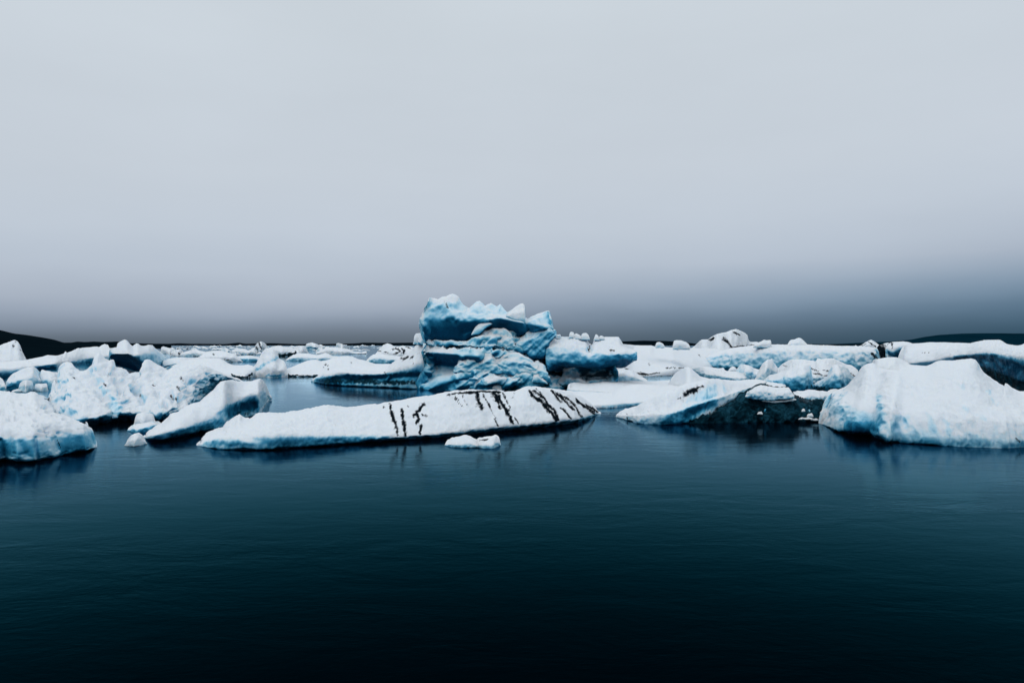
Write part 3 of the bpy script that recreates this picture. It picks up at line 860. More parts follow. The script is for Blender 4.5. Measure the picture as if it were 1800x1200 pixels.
BLOCKS = [
    (([(828, 612), (833, 600), (840, 590), (852, 582), (870, 577), (888, 578), (898, 586), (904, 598), (906, 612)], [(828, 622), (868, 626), (908, 628)]), DB - 0.45, dict(bare=0.64, fold=(3.6, 17, 40), dt=0.35, amp=(3, 18, 0.7, 9), dirt=[([(834, 612), (860, 612)], 1.2)])),
    (([(748, 616), (752, 609), (770, 606), (790, 610), (808, 615), (826, 611), (845, 609), (856, 615), (860, 628)], [(748, 632), (775, 629), (805, 633), (832, 641), (860, 638)]), DB + 0.1, dict(bare=0.72, fold=(3.6, 17, 15), dt=1.4, amp=(2.5, 22, 1.6, 9), dirt=[([(765, 609), (790, 612), (835, 612)], 0.9)])),
    (([(803, 642), (810, 629), (824, 620), (844, 616), (862, 620), (872, 631), (878, 646)], [(801, 655), (840, 660), (880, 656)]), DB - 1.7, dict(bare=.68, dt=0.45, amp=(2.5, 18, 0.7, 9), fold=(3.6, 17, 25))),
    (([(868, 640), (876, 628), (892, 620), (912, 620), (930, 628), (944, 640), (950, 652)], [(866, 652), (905, 660), (952, 660)]), DB - 1.5, dict(bare=.70, dt=0.45, amp=(2.5, 18, 0.7, 9), fold=(3.6, 17, -20))),
    (([(884, 610), (888, 600), (900, 597), (912, 602), (925, 603), (932, 596), (940, 593), (947, 600), (949, 614)], [(882, 620), (915, 628), (950, 630)]), DB + 0.2, dict(bare=0.64, fold=(3.6, 17, 15), dt=1.0, amp=(2.2, 14, 1.8, 7), dirt=[([(915, 606), (917, 622)], 2.2), ([(926, 606), (928, 624)], 2.6), ([(900, 612), (915, 605), (935, 604)], 1.6), ([(886, 616), (915, 626)], 1.6)])),
    (([(868, 680), (880, 666), (892, 655), (905, 646), (925, 640), (945, 634), (954, 638), (960, 648), (963, 660)], [(868, 688), (905, 689), (940, 684), (964, 672)]), DB - 1.7, dict(bare=0.78, fold=(3.6, 17, 40), dt=0.8, amp=(3, 16, 0.7, 9), lip=.6)),
    (([(936, 668), (938, 657), (945, 655), (953, 661), (959, 668), (961, 672)], [(936, 672), (962, 675)]), DB - 2.0, dict(bare=.64, dt=.7, amp=(1.2, 12, .6, 6))),
    (([(792, 676), (806, 664), (822, 656), (842, 647), (858, 640), (875, 640), (890, 633), (905, 631), (916, 638)], [(790, 684), (830, 686), (865, 676), (895, 664), (918, 650)]), DB - 1.1, dict(bare=0.80, fold=(3.6, 17, 15), dt=0.9, amp=(3.5, 18, 0.7, 9), lip=.55)),
    (([(832, 678), (833, 668), (838, 664), (844, 667), (845, 678)], [(831, 683), (846, 683)]), DB - 2.3, dict(bare=.35, dt=.7, amp=(1.6, 10, 1.2, 5))),
    (([(852, 680), (853, 672), (860, 667), (872, 664), (882, 667), (887, 674), (884, 682)], [(851, 687), (885, 688)]), DB - 2.4, dict(bare=.33, dt=.7, amp=(2.2, 12, 1.6, 6))),
    (([(905, 604), (912, 590), (924, 575), (930, 562), (943, 552), (952, 549.5), (965, 546), (968.5, 556), (971, 568), (973, 578)], [(903, 612), (935, 628), (955, 628), (974, 592)]), DB - 0.2, dict(bare=0.78, fold=(3.6, 17, 35), dt=.9, lip=.5, amp=(2.0, 20, 1.0, 8))),
    (([(892, 551), (899, 545), (906, 539), (913, 534.5), (919, 533), (923, 537), (922, 548), (923, 560)], [(891, 557), (908, 566), (924, 568)]), DB + 0.0, dict(bare=.45, dt=.8, amp=(0.8, 14, .4, 6))),
    (([(829, 586), (835, 575), (842, 569), (852, 566.5), (859, 566), (864, 568)], [(829, 589), (842, 588), (852, 578), (866, 569)]), DB - 0.35, dict(bare=.66, dt=.6, amp=(0.8, 10, .5, 5))),
    (([(735, 600), (738, 588), (745, 580), (752, 590), (760, 600)], [(744, 606), (762, 608)]), DB + 0.2, dict(bare=.5, dt=.7, amp=(1, 12, .6, 6))),
]
blk = [basl]
for (T_, W_), D_, kw in BLOCKS:
    blk.append(slab(T_, W_, D=D_, back=2.0, step=1.1, sm=0, topw=0.5, **kw))
mesh_object('ice_base', blk, ICE['mid'], big)
shelf = loft([
    ([(965, 652), (985, 646), (1018, 646), (1053, 647), (1080, 647), (1100, 644), (1112, 634)], 2.0),
    ([(965, 644), (985, 641), (1018, 643), (1053, 642), (1075, 636), (1100, 631), (1114, 628)], -0.2),
    ([(965, 622), (985, 622), (1018, 624), (1053, 625), (1075, 622), (1100, 622), (1115, 622)], -0.5),
    ([(965, 606), (985, 605), (1010, 604), (1030, 612), (1038, 618), (1046, 612), (1075, 610), (1098, 614), (1116, 618)], 0.2),
    ([(962, 592), (985, 592), (1005, 592), (1030, 596), (1036, 604), (1041, 605), (1045, 597), (1055, 593), (1064, 592), (1075, 591.5), (1088, 592), (1091, 598), (1095, 605), (1104, 612), (1117, 617)], 2.2)],
    D=DB - 0.3, back=4.0, step=1.4, sm=0, amp=(2.6, 24, 1.4, 10), bare=0.64, topw=0.35,
    bumps=[([(1035, 606), (1036, 618)], 3.5, -14), ([(985, 625), (1010, 630)], 16, -3), ([(1065, 624), (1090, 620)], 10, 4), ([(1070, 612), (1078, 613)], 3, -5)],
    barez=[([(970, 600), (1030, 602)], 7, 0.25), ([(1050, 604), (1090, 606)], 8, 0.25), ([(980, 640), (1050, 641)], 6, 0.8), ([(1096, 625), (1112, 630)], 7, 0.4), ([(1070, 640), (1100, 640)], 6, 0.9)],
    dirt=[([(1036, 609), (1035, 617)], 2.2), ([(1041, 602), (1040, 610)], 1.3), ([(1070, 616), (1080, 617)], 1.2)])
mesh_object('overhanging_shelf', [shelf], ICE['mid'], big)
inner = loft([
    ([(958, 682), (1000, 680), (1035, 676), (1060, 675), (1083, 673)], 0),
    ([(960, 672), (1000, 668), (1035, 668), (1060, 668), (1083, 667)], 0.3),
    ([(962, 655), (1000, 652), (1035, 654), (1060, 652), (1082, 652)], 1.6),
    ([(962, 640), (1000, 636), (1035, 638), (1060, 636), (1080, 640)], 1.6)],
    D=DB + 0.8, back=4, step=1.5, amp=(4, 24, 2.5, 10), bare=0.95, foot=0, clear=0.30,
    bumps=[([(970, 655), (1010, 666), (1050, 672)], 6, 10), ([(985, 652), (1012, 648)], 6, 9), ([(965, 650), (985, 652)], 4, -10)],
    barez=[([(985, 665), (1030, 672)], 6, 0.55), ([(995, 648), (1012, 650)], 6, 0.5)],
    clearz=[([(1030, 655), (1078, 660)], 14, 0.55), ([(965, 655), (985, 655)], 5, 0.9), ([(985, 680), (1030, 678)], 6, 0.6)])
mesh_object('inner_wall', [inner], ICE['mid'], big)
wing = loft([
    ([(548, 671), (575, 675), (605, 677), (640, 678.5), (680, 680), (715, 682), (745, 683)], 0),
    ([(548, 670), (575, 671), (605, 672), (640, 673), (680, 673), (715, 672), (745, 670)], -0.1),
    ([(549, 668), (572, 663), (600, 657), (640, 659), (680, 658), (715, 654), (747, 648)], -0.45),
    ([(550, 667), (570, 658), (600, 652), (640, 655), (676, 656), (684, 650), (715, 642), (748, 632)], -0.2),
    ([(552, 665), (560, 660), (569, 655), (582, 650), (596, 647), (605, 646), (616, 646), (630, 649), (646, 651), (660, 653), (676, 654), (681, 647), (689, 638), (698, 632), (708, 626), (720, 618), (727, 611), (731, 606), (740, 606), (750, 608)], 1.8)],
    lift=0.07, over=0.6, back=4, step=1.4, sm=0, amp=(1.8, 26, 1.0, 9), bare=0.5, topw=0.3,
    barez=[([(560, 670), (640, 668), (740, 662)], 9, 1.0), ([(690, 645), (740, 635)], 12, 0.36), ([(575, 656), (640, 654)], 4, 0.25)],
    clearz=[([(572, 671), (620, 669), (680, 672), (735, 672)], 7, 0.62)],
    dirt=[([(706, 630), (725, 627), (745, 622)], 2.6), ([(725, 632), (726, 640)], 1.3), ([(675, 652), (678, 658)], 1.2)],
    bumps=[([(680, 668), (684, 663)], 2.5, 6), ([(700, 640), (740, 635)], 10, 5), ([(590, 664), (640, 666), (735, 660)], 6, -8)])
mesh_object('side_wing', [wing], ICE['mid'], big)

# loose blocks lying on top of the big berg
for T, y, lab in [([(974, 589), (975, 587.5), (981, 588), (985.5, 587), (986, 591)], 593, 'thin flat ice chip lying on the shelf top nearest the crown'),
                  ([(1000, 592), (1000.5, 585), (1004, 583), (1008, 583.5), (1010, 588), (1011, 593)], 594, 'upright white ice block on the shelf of the towering iceberg, left of a slumped block'),
                  ([(1008, 593), (1009, 588), (1013, 585.5), (1018, 588), (1022, 591), (1023, 595)], 596, 'slumped white ice block leaning right on the shelf of the towering iceberg'),
                  ([(1021, 593), (1022, 588), (1025, 585.5), (1031, 585), (1035, 589), (1036, 593)], 597, 'rounded white ice boulder left of the dark cleft in the shelf'),
                  ([(1044, 596), (1046, 589), (1047.5, 587), (1051, 589), (1053, 592), (1054, 597)], 598, 'pointed white ice block just right of the dark cleft in the shelf'),
                  ([(1053, 594), (1054, 590.5), (1058, 589.5), (1062, 592), (1063, 595)], 597, 'small round ice lump beside the pointed block on the shelf'),
                  ([(727, 601), (727, 592), (731, 586), (738, 585), (743, 588), (745, 602)], 605, 'squarish pale ice block perched at the left shoulder of the crown')]:
    thing('ice_block', lab, 'ice block', [slab(T, [(T[0][0], y), (T[-1][0], y)], D=47.6, dt=0.5, back=1.2, step=0.9, amp=(0.8, 9, 0.3, 4), bare=0.35)], 'blocks lying on the big iceberg')

# ------------------------------------------------------------------ left foreground
W = [(-130, 812), (-60, 808), (-10, 806), (0, 806), (10, 804), (30, 808), (60, 807), (68, 806), (85, 802), (110, 797), (135, 792), (155, 789), (168, 786)]
R1 = [(-130, 780), (-60, 776), (-10, 772), (3, 770), (14, 774), (35, 771), (60, 769), (68, 772), (90, 768), (115, 764), (135, 762), (150, 762), (164, 776)]
R2 = [(-130, 756), (-60, 750), (-10, 748), (0, 747), (14, 749), (35, 748), (60, 746), (75, 742), (90, 739), (110, 737), (130, 742), (147, 747), (158, 754)]
R3 = [(-130, 735), (-60, 728), (-10, 722), (0, 720), (35, 722), (60, 722), (80, 723), (95, 728), (110, 731), (125, 735), (142, 742), (157, 751)]
TOP = [(-130, 712), (-60, 700), (-20, 693), (0, 690.5), (18, 692), (34, 696), (48, 695), (54, 692), (61, 692.5), (68, 697), (76, 700), (86, 705), (98, 716), (108, 726), (122, 732), (134, 736), (145, 743), (156, 750)]
PITS = [([(x, y), (x + w, y + 1)], r, -a * 1.6, 2.2) for x, y, w, r, a in
        [(40, 709, 6, 4.0, 9), (22, 704, 4, 3.2, 6), (52, 714, 5, 3.5, 8), (76, 714, 6, 4, 9), (97, 706, 5, 3, 7), (118, 719, 7, 3.6, 7), (16, 737, 8, 4.4, 8), (42, 741, 8, 4.2, 8), (66, 738, 9, 5, 9),
         (84, 723, 5, 3.5, 7), (60, 747, 6, 3.5, 6), (8, 722, 6, 3.6, 7), (100, 722, 4, 3, 6), (30, 724, 6, 3.4, 7), (56, 727, 6, 3.4, 7), (-20, 720, 8, 5, 8), (-40, 735, 8, 5, 8), (112, 735, 6, 3, 5)]]
L = [loft([(W, 0), (R1, 0.0), (R2, 0.5), (R3, 4.0), (TOP, 9.5)], lift=[(-130, 0.1), (0, 0.12), (60, 0.10), (110, 0.06), (168, 0.12)], over=0.9, back=5, step=1.5, sm=0, amp=(3.0, 40, 1.6, 11), pits=9.0, calm=[([(-30, 786), (60, 786)], 18), ([(80, 780), (160, 772)], 18)], bare=0.40, taper=0.06, cap=0.12, topw=0.6,
          barez=[([(-30, 788), (60, 786), (100, 780), (160, 772)], 19, 0.84), ([(-20, 775), (10, 782)], 12, 1.0), ([(35, 782), (60, 785)], 17, 0.78), ([(80, 785), (100, 782)], 14, 0.62), ([(110, 788), (150, 778)], 12, 0.82), ([(20, 730), (90, 735)], 18, 0.3), ([(40, 710), (46, 711)], 4, 0.75), ([(76, 715), (82, 716)], 4, 0.7), ([(66, 739), (75, 741)], 5, 0.8), ([(42, 742), (50, 743)], 4, 0.7), ([(118, 719), (125, 720)], 4, 0.65), ([(52, 714)], 4, 0.65)],  # cliff face, plus the dark of the pits painted in
          bumps=PITS + [([(18, 765), (20, 800)], 6, -5), ([(62, 770), (66, 805)], 4, -9), ([(80, 775), (90, 800)], 9, 6), ([(97, 770), (102, 790)], 4, -6), ([(35, 778), (45, 800)], 8, -5), ([(110, 752), (140, 760)], 9, 5), ([(0, 775), (6, 800)], 6, -10)],
          dirt=[([(101, 773), (105, 785)], 1.0)])]
thing('iceberg', 'pitted snowy iceberg at the bottom left with a faceted grey blue cliff face', 'iceberg', L)

W = [(74, 736), (110, 742), (140, 744), (165, 742), (200, 735), (214, 734), (240, 735), (275, 734), (300, 732), (325, 729), (345, 722), (360, 712)]
R1 = [(76, 724), (110, 732), (140, 735), (165, 731), (195, 722), (215, 724), (240, 724), (275, 722), (300, 720), (325, 716), (345, 706), (362, 700)]
R2 = [(79, 710), (105, 704), (125, 692), (150, 698), (175, 702), (200, 706), (225, 708), (250, 700), (275, 700), (300, 698), (325, 694), (350, 684), (375, 684)]
R3 = [(85, 702), (98, 680), (118, 665), (135, 672), (155, 682), (172, 682), (190, 676), (215, 680), (245, 678), (265, 668), (285, 674), (305, 674), (330, 668), (355, 664), (395, 675)]
TOP = [(85.5, 699.5), (89, 692), (92, 686), (90, 682), (93, 675), (97, 666), (100, 670), (103, 671), (102, 655), (103, 647), (108, 641), (113, 637), (119, 636), (125, 638), (131, 645), (139.5, 652), (147, 652), (155, 648), (161, 642), (164, 635),
       (165.5, 625), (170, 621), (174.4, 618.5), (179, 623), (184, 629), (191, 634), (196, 632), (199.5, 633), (201, 640), (203, 645.5), (214, 646), (221, 651), (227, 657), (236, 655.5), (250, 654.5), (252, 644), (254, 633),
       (258, 631), (262, 632), (270, 637), (277, 641), (285, 645), (291, 650), (297, 653), (302, 647), (308, 642), (320, 641), (332, 640), (350, 641), (365, 645), (376, 650), (385, 655), (394, 659), (408, 664), (420, 668), (430, 672)]
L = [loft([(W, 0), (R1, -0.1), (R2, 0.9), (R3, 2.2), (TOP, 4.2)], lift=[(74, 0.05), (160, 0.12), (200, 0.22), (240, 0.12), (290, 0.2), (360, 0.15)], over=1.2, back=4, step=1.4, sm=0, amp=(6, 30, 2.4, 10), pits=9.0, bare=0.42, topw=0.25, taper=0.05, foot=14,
          bumps=[([(212, 678), (213, 684)], 5, -11.9, 1.0), ([(222, 682), (224, 690)], 5, -10.2, 1.0), ([(237, 684), (240, 690)], 5, -13.6, 1.0), ([(247, 700), (250, 706)], 5, -10.2, 1.0), ([(300, 694), (304, 700)], 5, -11.9, 1.0), ([(316, 700), (320, 708)], 5, -11.9, 1.0), ([(330, 672), (350, 676)], 5, -8.5, 1.0), ([(205, 668), (208, 674)], 5, -10.2, 1.0), ([(176, 690), (184, 700)], 6, -10.2, 1.0), ([(275, 690), (278, 698)], 4, -8.5, 1.0), ([(290, 708), (294, 716)], 4, -8.5, 1.0), ([(262, 690), (270, 704)], 5, 5), ([(280, 700), (284, 722)], 5, 6), ([(110, 650), (118, 690)], 8, 8), ([(140, 670), (148, 690)], 11, -5), ([(135, 682), (130, 705)], 10, 8), ([(165, 672), (178, 690)], 13, -12), ([(178, 640), (186, 672)], 9, 7), ([(192, 700), (205, 725)], 9, -14), ([(258, 650), (262, 690)], 12, 8),
                 ([(222, 705), (228, 725)], 6, 5), ([(335, 690), (348, 705)], 12, -7), ([(288, 655), (285, 668)], 6, -5), ([(310, 670), (320, 700)], 14, 5), ([(283, 720), (288, 732)], 4, -6)],
          barez=[([(168, 680), (178, 690)], 10, 0.62), ([(198, 708), (206, 722)], 12, 0.9), ([(345, 690), (340, 705)], 10, 0.62), ([(285, 656)], 6, 0.5), ([(225, 690), (232, 700)], 6, 0.45), ([(245, 725), (290, 724)], 7, 0.6)],
          dirt=[([(129, 662), (133, 668)], 2.2), ([(184, 674), (185, 678)], 1.8), ([(235, 683), (237, 686)], 2.0), ([(298, 690), (301, 693)], 1.8), ([(310, 680), (318, 686)], 1.8), ([(316, 663), (322, 666)], 1.5), ([(268, 677), (277, 678)], 1.1), ([(328, 701)], 1.8), ([(308, 697), (312, 700)], 1.5), ([(258, 727), (260, 731)], 1.5), ([(243, 692), (247, 694)], 1.6)])]  # dark pits coloured on by these strokes
thing('iceberg', 'spiky snow white iceberg with three sharp peaks and scattered dark pits, left of centre', 'iceberg', L)

L = [loft([([(255, 769), (270, 770), (284, 770), (300, 767), (317, 764), (335, 760), (351, 756), (375, 753), (394, 750), (400, 742), (407, 738), (421, 734), (440, 732), (454, 731), (462, 716), (470, 704)], 0),
            ([(255, 768), (270, 764), (284, 760), (300, 756), (317, 752), (335, 746), (351, 740), (375, 730), (390, 717), (400, 712), (415, 705), (430, 698), (440, 694), (450, 694), (464, 690), (474, 697)], -0.15),
            ([(256, 767), (268, 761), (284, 753), (300, 742), (317, 733), (335, 722), (351, 716), (375, 702), (390, 692), (400, 690), (415, 688), (430, 686), (440, 682), (452, 676), (464, 679), (474.5, 696)], 0.6),
            ([(256, 766), (268, 759), (284, 751), (291, 744), (297, 737), (300, 732), (313, 726.6), (329, 715), (340, 711), (351, 708.5), (362.5, 697), (370, 690), (376, 686), (382, 677), (387, 671.4), (396, 669), (407.5, 668), (418, 670), (430, 671.5),
              (443, 670), (451, 667), (457, 665.5), (462, 669), (467, 676), (471, 685), (475, 694)], 1.9)],
           lift=0.12, over=0.7, back=2.4, step=1.3, sm=0, amp=(2.0, 30, 0.9, 9), bare=0.38, taper=0.05, topw=0.3,
           bumps=[([(385, 715), (402, 742)], 6, 5), ([(415, 720), (440, 715)], 12, -8), ([(458, 680), (456, 720)], 6, 6), ([(448, 700), (450, 728)], 5, -4), ([(320, 745), (360, 735)], 14, 4)],
           barez=[([(405, 725), (425, 718), (445, 712)], 14, 0.98), ([(300, 762), (390, 742)], 8, 0.62), ([(400, 700), (440, 690)], 6, 0.45), ([(462, 690), (460, 712)], 5, 0.55)],
           clearz=[([(412, 728), (445, 722)], 8, 0.5)])]
thing('iceberg', 'wedge shaped iceberg with a dark blue cut side, floating before the spiky white one', 'iceberg', L)

thing('ice_chunk', 'small boxy white ice chunk awash on grey ice between the pitted and the wedge icebergs', 'ice chunk',
      [slab([(236, 748), (238, 732), (243, 727), (255, 727), (268, 728), (271, 734), (273, 740)], [(234, 751), (250, 753), (274, 748)], dt=0.8, back=1.4, step=1.2, amp=(1.2, 14, 0.8, 6), bare=0.3),
       slab([(225, 755), (235, 748), (250, 746), (268, 742), (280, 743), (285, 746)], [(224, 757), (240, 761), (262, 758), (285, 748)], dt=2.5, back=2, step=1.2, amp=(1.2, 14, 0.8, 6), bare=0.75, clear=0.3)])
thing('ice_chunk', 'smallest rounded ice lump floating alone near the left foreground berg', 'ice chunk',
      [slab([(221, 781), (226, 773), (230, 767), (236, 763), (242, 761), (247, 763), (252, 768), (257, 777)], [(219, 783), (236, 785), (258, 780)], dt=0.7, back=1.2, step=1.1, amp=(1.2, 14, 0.8, 6), bare=0.38)])

# ------------------------------------------------------------------ left middle distance
thing('iceberg', 'white knob of ice with one round black hole at the far left edge', 'iceberg',
      [slab([(-90, 625), (-40, 614), (-15, 610), (0, 606.7), (6, 604), (11, 603), (18, 600), (24.4, 597.5), (29, 598.5), (32, 600.6), (35, 606), (38, 613), (39, 619), (42, 623), (46, 632), (60, 645)], [(-90, 655), (0, 656), (62, 655)], dt=1.3, lip=0.35, back=2, step=1.4,
            amp=(1.6, 20, 1.0, 7), bare=0.2, pits=1.5, dirt=[([(24, 608)], 3.2), ([(25, 600), (28, 601)], 1.2), ([(35, 616), (38, 616)], 1.2)])])  # the hole is a dark dot in the colour
thing('iceberg', 'long snow topped slab with a turquoise underside running back from the left edge', 'iceberg',
      [loft([([(-70, 682), (0, 680), (40, 679), (70, 677), (100, 676), (120, 668), (150, 660), (198, 656)], 0), ([(-70, 670), (0, 668), (30, 662), (65, 654), (80, 652), (100, 650), (128, 645), (155, 641), (198, 640)], 0.15),
             ([(-70, 650), (0, 648), (40, 645), (65, 642), (80, 640), (100, 637), (128, 634), (155, 629), (198, 625)], -0.25), ([(-70, 640), (0, 639), (45, 637), (67, 634), (100, 631), (117, 628), (133, 623), (155, 619), (170, 618), (198, 619)], 2.0),
             ([(-70, 637), (0, 637), (45, 633), (67, 628), (74, 627), (84, 624), (100, 625), (112, 622), (115, 617), (118, 620), (133, 614), (145, 611), (155.6, 610.5), (163, 609.5), (171, 609), (174, 610), (179, 606.5), (184, 604.5), (190, 606), (192, 611), (198, 613)], 6.5)],
            back=6, step=1.5, sm=0, amp=(2.2, 26, 1.0, 9), bare=0.50, topw=0.25, taper=0.04,
            barez=[([(0, 652), (60, 645), (130, 638)], 8, 0.32), ([(70, 650), (95, 648)], 6, 0.8), ([(130, 642), (160, 642)], 8, 0.85), ([(15, 678), (40, 680)], 10, 0.66), ([(60, 665), (95, 668)], 10, 0.58)],
            bumps=[([(65, 650), (72, 655)], 5, -8), ([(100, 640), (120, 640)], 8, 6), ([(20, 660), (50, 665)], 14, 5), ([(8, 670), (12, 685)], 5, -7), ([(145, 640), (160, 645)], 9, -6)])])
thing('iceberg', 'pale blue rounded lobe of ice cut off by the left picture edge above the pool', 'iceberg',
      [slab([(-60, 668), (-20, 661), (-4, 662), (4, 666), (9, 672), (11, 679)], [(-60, 689), (-20, 688), (10, 688)], dt=0.9, lip=0.55, back=1.6, step=1.3, amp=(2.0, 24, 0.9, 9), bare=0.60)])
thing('iceberg', 'broad light blue berg with a domed shoulder behind the round boulder in the left pool', 'iceberg',
      [slab([(10, 674), (15, 664), (22, 657), (32, 652), (45, 647), (58, 644), (65, 648), (70, 655), (74, 664), (77, 674)], [(9, 686), (40, 686), (60, 685), (78, 682)], dt=1.0, lip=0.5, back=1.8, step=1.3, amp=(2.6, 26, 1.0, 9), bare=0.62, barez=[([(15, 680), (30, 684)], 10, 0.85)])])
thing('iceberg', 'blue tinted berg with a pointed left corner behind the oblong block in the left pool', 'iceberg',
      [slab([(68, 666), (71, 656), (73, 649.5), (80, 652), (92, 654), (103, 655), (112, 660), (118, 668)], [(68, 683), (92, 684), (119, 680)], dt=1.2, lip=0.5, back=1.8, step=1.3, amp=(2.2, 24, 0.9, 9), bare=0.64)])
thing('iceberg', 'arched iceberg with a deep blue hollow under its crest, behind the spiky white one', 'iceberg',
      [loft([([(194, 664), (225, 664), (250, 663), (275, 660), (298, 652)], 0), ([(192, 640), (215, 646), (240, 652), (258, 655), (280, 648), (296, 645)], 2.2), ([(193, 627), (210, 626), (225, 627), (245, 640), (262, 642), (280, 636), (295, 640)], 0.2),
             ([(196, 620), (210, 621), (225, 620), (235, 624), (245, 622), (262, 620), (280, 625), (293, 634)], -0.5),
             ([(194, 612), (200, 611), (205, 610), (203.5, 606), (208, 602), (213, 599), (219, 596.4), (223, 598), (226, 601), (229, 605), (233, 608), (237, 605), (240, 603), (243, 604), (247, 607), (250, 608), (254, 608), (261, 606), (268, 606.5), (273, 612), (279, 616), (285, 620), (290, 626), (294, 631)], 2.0)],
            back=4, step=1.4, sm=0, amp=(1.8, 26, 0.8, 9), bare=0.52, topw=0.2,
            barez=[([(205, 632), (235, 642), (245, 655)], 15, 1.0), ([(200, 618), (225, 616), (245, 632)], 5, 0.42), ([(240, 612), (265, 618), (285, 632)], 10, 0.52), ([(215, 602), (225, 612)], 8, 0.40)],
            bumps=[([(240, 615), (250, 640)], 4, 5), ([(210, 637), (235, 650)], 12, -12)])])
thing('iceberg', 'low berg with a shaded teal flank between the arched iceberg and the rolling white floe', 'iceberg',
      [slab([(286, 634), (295, 631), (305, 629), (320, 628), (335, 629), (350, 628), (370, 631)], [(286, 656), (320, 656), (370, 650)], uc=0.3, dt=1.6, lip=0.6, back=2.5, step=1.5, amp=(1.6, 20, 0.8, 8), bare=0.66)])
thing('ice_chunk', 'round blue tinted ice boulder in the pool at the left edge', 'ice chunk',
      [slab([(33, 681), (35, 674), (40, 669.5), (47, 668), (55, 669), (59, 674), (58, 681)], [(33, 688), (45, 690), (58, 687)], dt=0.8, back=1.3, step=1.2, amp=(1.0, 14, 0.8, 6), bare=0.5, dirt=[([(44, 678)], 1.5)])])
thing('ice_chunk', 'oblong flat topped ice block in the pool at the left edge', 'ice chunk',
      [slab([(60, 683), (61, 676), (66, 674.5), (75, 674.5), (83, 674), (84, 684)], [(59, 687), (72, 688.5), (85, 687)], dt=1.2, back=1.6, step=1.2, amp=(0.7, 14, 0.4, 6), bare=0.5)])
thing('ice_chunk', 'tiny flat ice shard just below the round boulder in the left pool', 'ice chunk',
      [slab([(20, 688), (26, 685.5), (32, 684), (37, 686)], [(19, 690), (37, 689)], dt=1.5, back=2.5, step=1.1, amp=(0.6, 8, 0.4, 4), bare=0.4)])

thing('ice_floe', 'rolling snowy floe with a dark notch under its right end, beside the slanting peak', 'ice floe',
      [loft([([(290, 662), (340, 664), (385, 664), (410, 664.5), (430, 665), (446, 663)], 0), ([(290, 655), (340, 656), (380, 656), (400, 659), (415, 661), (430, 660), (446, 654)], -0.1), ([(290, 648), (340, 645), (380, 648), (400, 650), (430, 650), (446, 648)], 1.5),
             ([(300, 643), (310, 640), (320, 634), (333, 632), (350, 630.5), (370, 629.5), (385, 630), (393, 633), (400, 638), (410, 642), (425, 643), (436, 641), (446, 644)], 6)],
            back=5, step=1.5, sm=0, amp=(1.4, 24, 0.7, 9), bare=0.28, barez=[([(376, 652), (400, 657)], 4, 0.6)], clearz=[([(408, 659), (420, 664), (436, 662), (443, 657)], 2.5, 1.0)],  # shadow of the notch painted on as dark ice
            dirt=[([(392, 629), (400, 634), (408, 638)], 1.0)])])
thing('iceberg', 'slanting white peak with a pale blue diagonal streak, left of the open water', 'iceberg',
      [slab([(430, 655), (440, 650), (446, 645), (450, 640), (454, 631), (459, 622), (464, 615), (468, 611.5), (478, 612), (484, 617), (488, 622), (489, 629), (493, 632), (499, 634), (502, 640), (504.5, 644), (501, 650), (499, 656)], [(430, 662), (450, 663), (475, 664), (499, 663)], dt=1.0, lip=0.4, back=1.5, step=1.3,
            amp=(1.6, 20, 0.9, 8), bare=0.22, barez=[([(450, 650), (465, 640), (488, 629)], 4.5, 0.78), ([(468, 660), (495, 661)], 2.5, 0.7)], bumps=[([(450, 652), (466, 643), (486, 633)], 4, -4)])])
thing('ice_floe', 'white floe with small dark specks stretching right from the slanting peak', 'ice floe',
      [loft([([(497, 662), (530, 662.5), (560, 662), (610, 660), (680, 660), (740, 660)], 0), ([(497, 657), (530, 658), (560, 658), (610, 655), (680, 656), (740, 656)], 0.0), ([(498, 652), (530, 650), (560, 648), (610, 645), (680, 648), (740, 648)], 2.2),
             ([(499, 650), (510, 647), (521, 642), (532, 637), (540, 634), (546, 632.5), (556, 632), (564, 635), (575, 633), (585, 630), (593, 629), (600, 626), (612, 625.5), (620, 627), (630, 631.5), (640, 633), (650, 637), (660, 640), (685, 640), (740, 640)], 7)],
            back=6, step=1.5, sm=0, amp=(1.2, 26, 0.6, 8), bare=0.25, dirt=[([(573, 641), (577, 643)], 1.4), ([(573, 648), (577, 649)], 1.2), ([(568, 645)], 0.8), ([(545, 650), (556, 649)], 0.5), ([(616, 637), (620, 637.5)], 0.8)], clearz=[([(500, 660), (560, 661)], 2.2, 0.9)])])

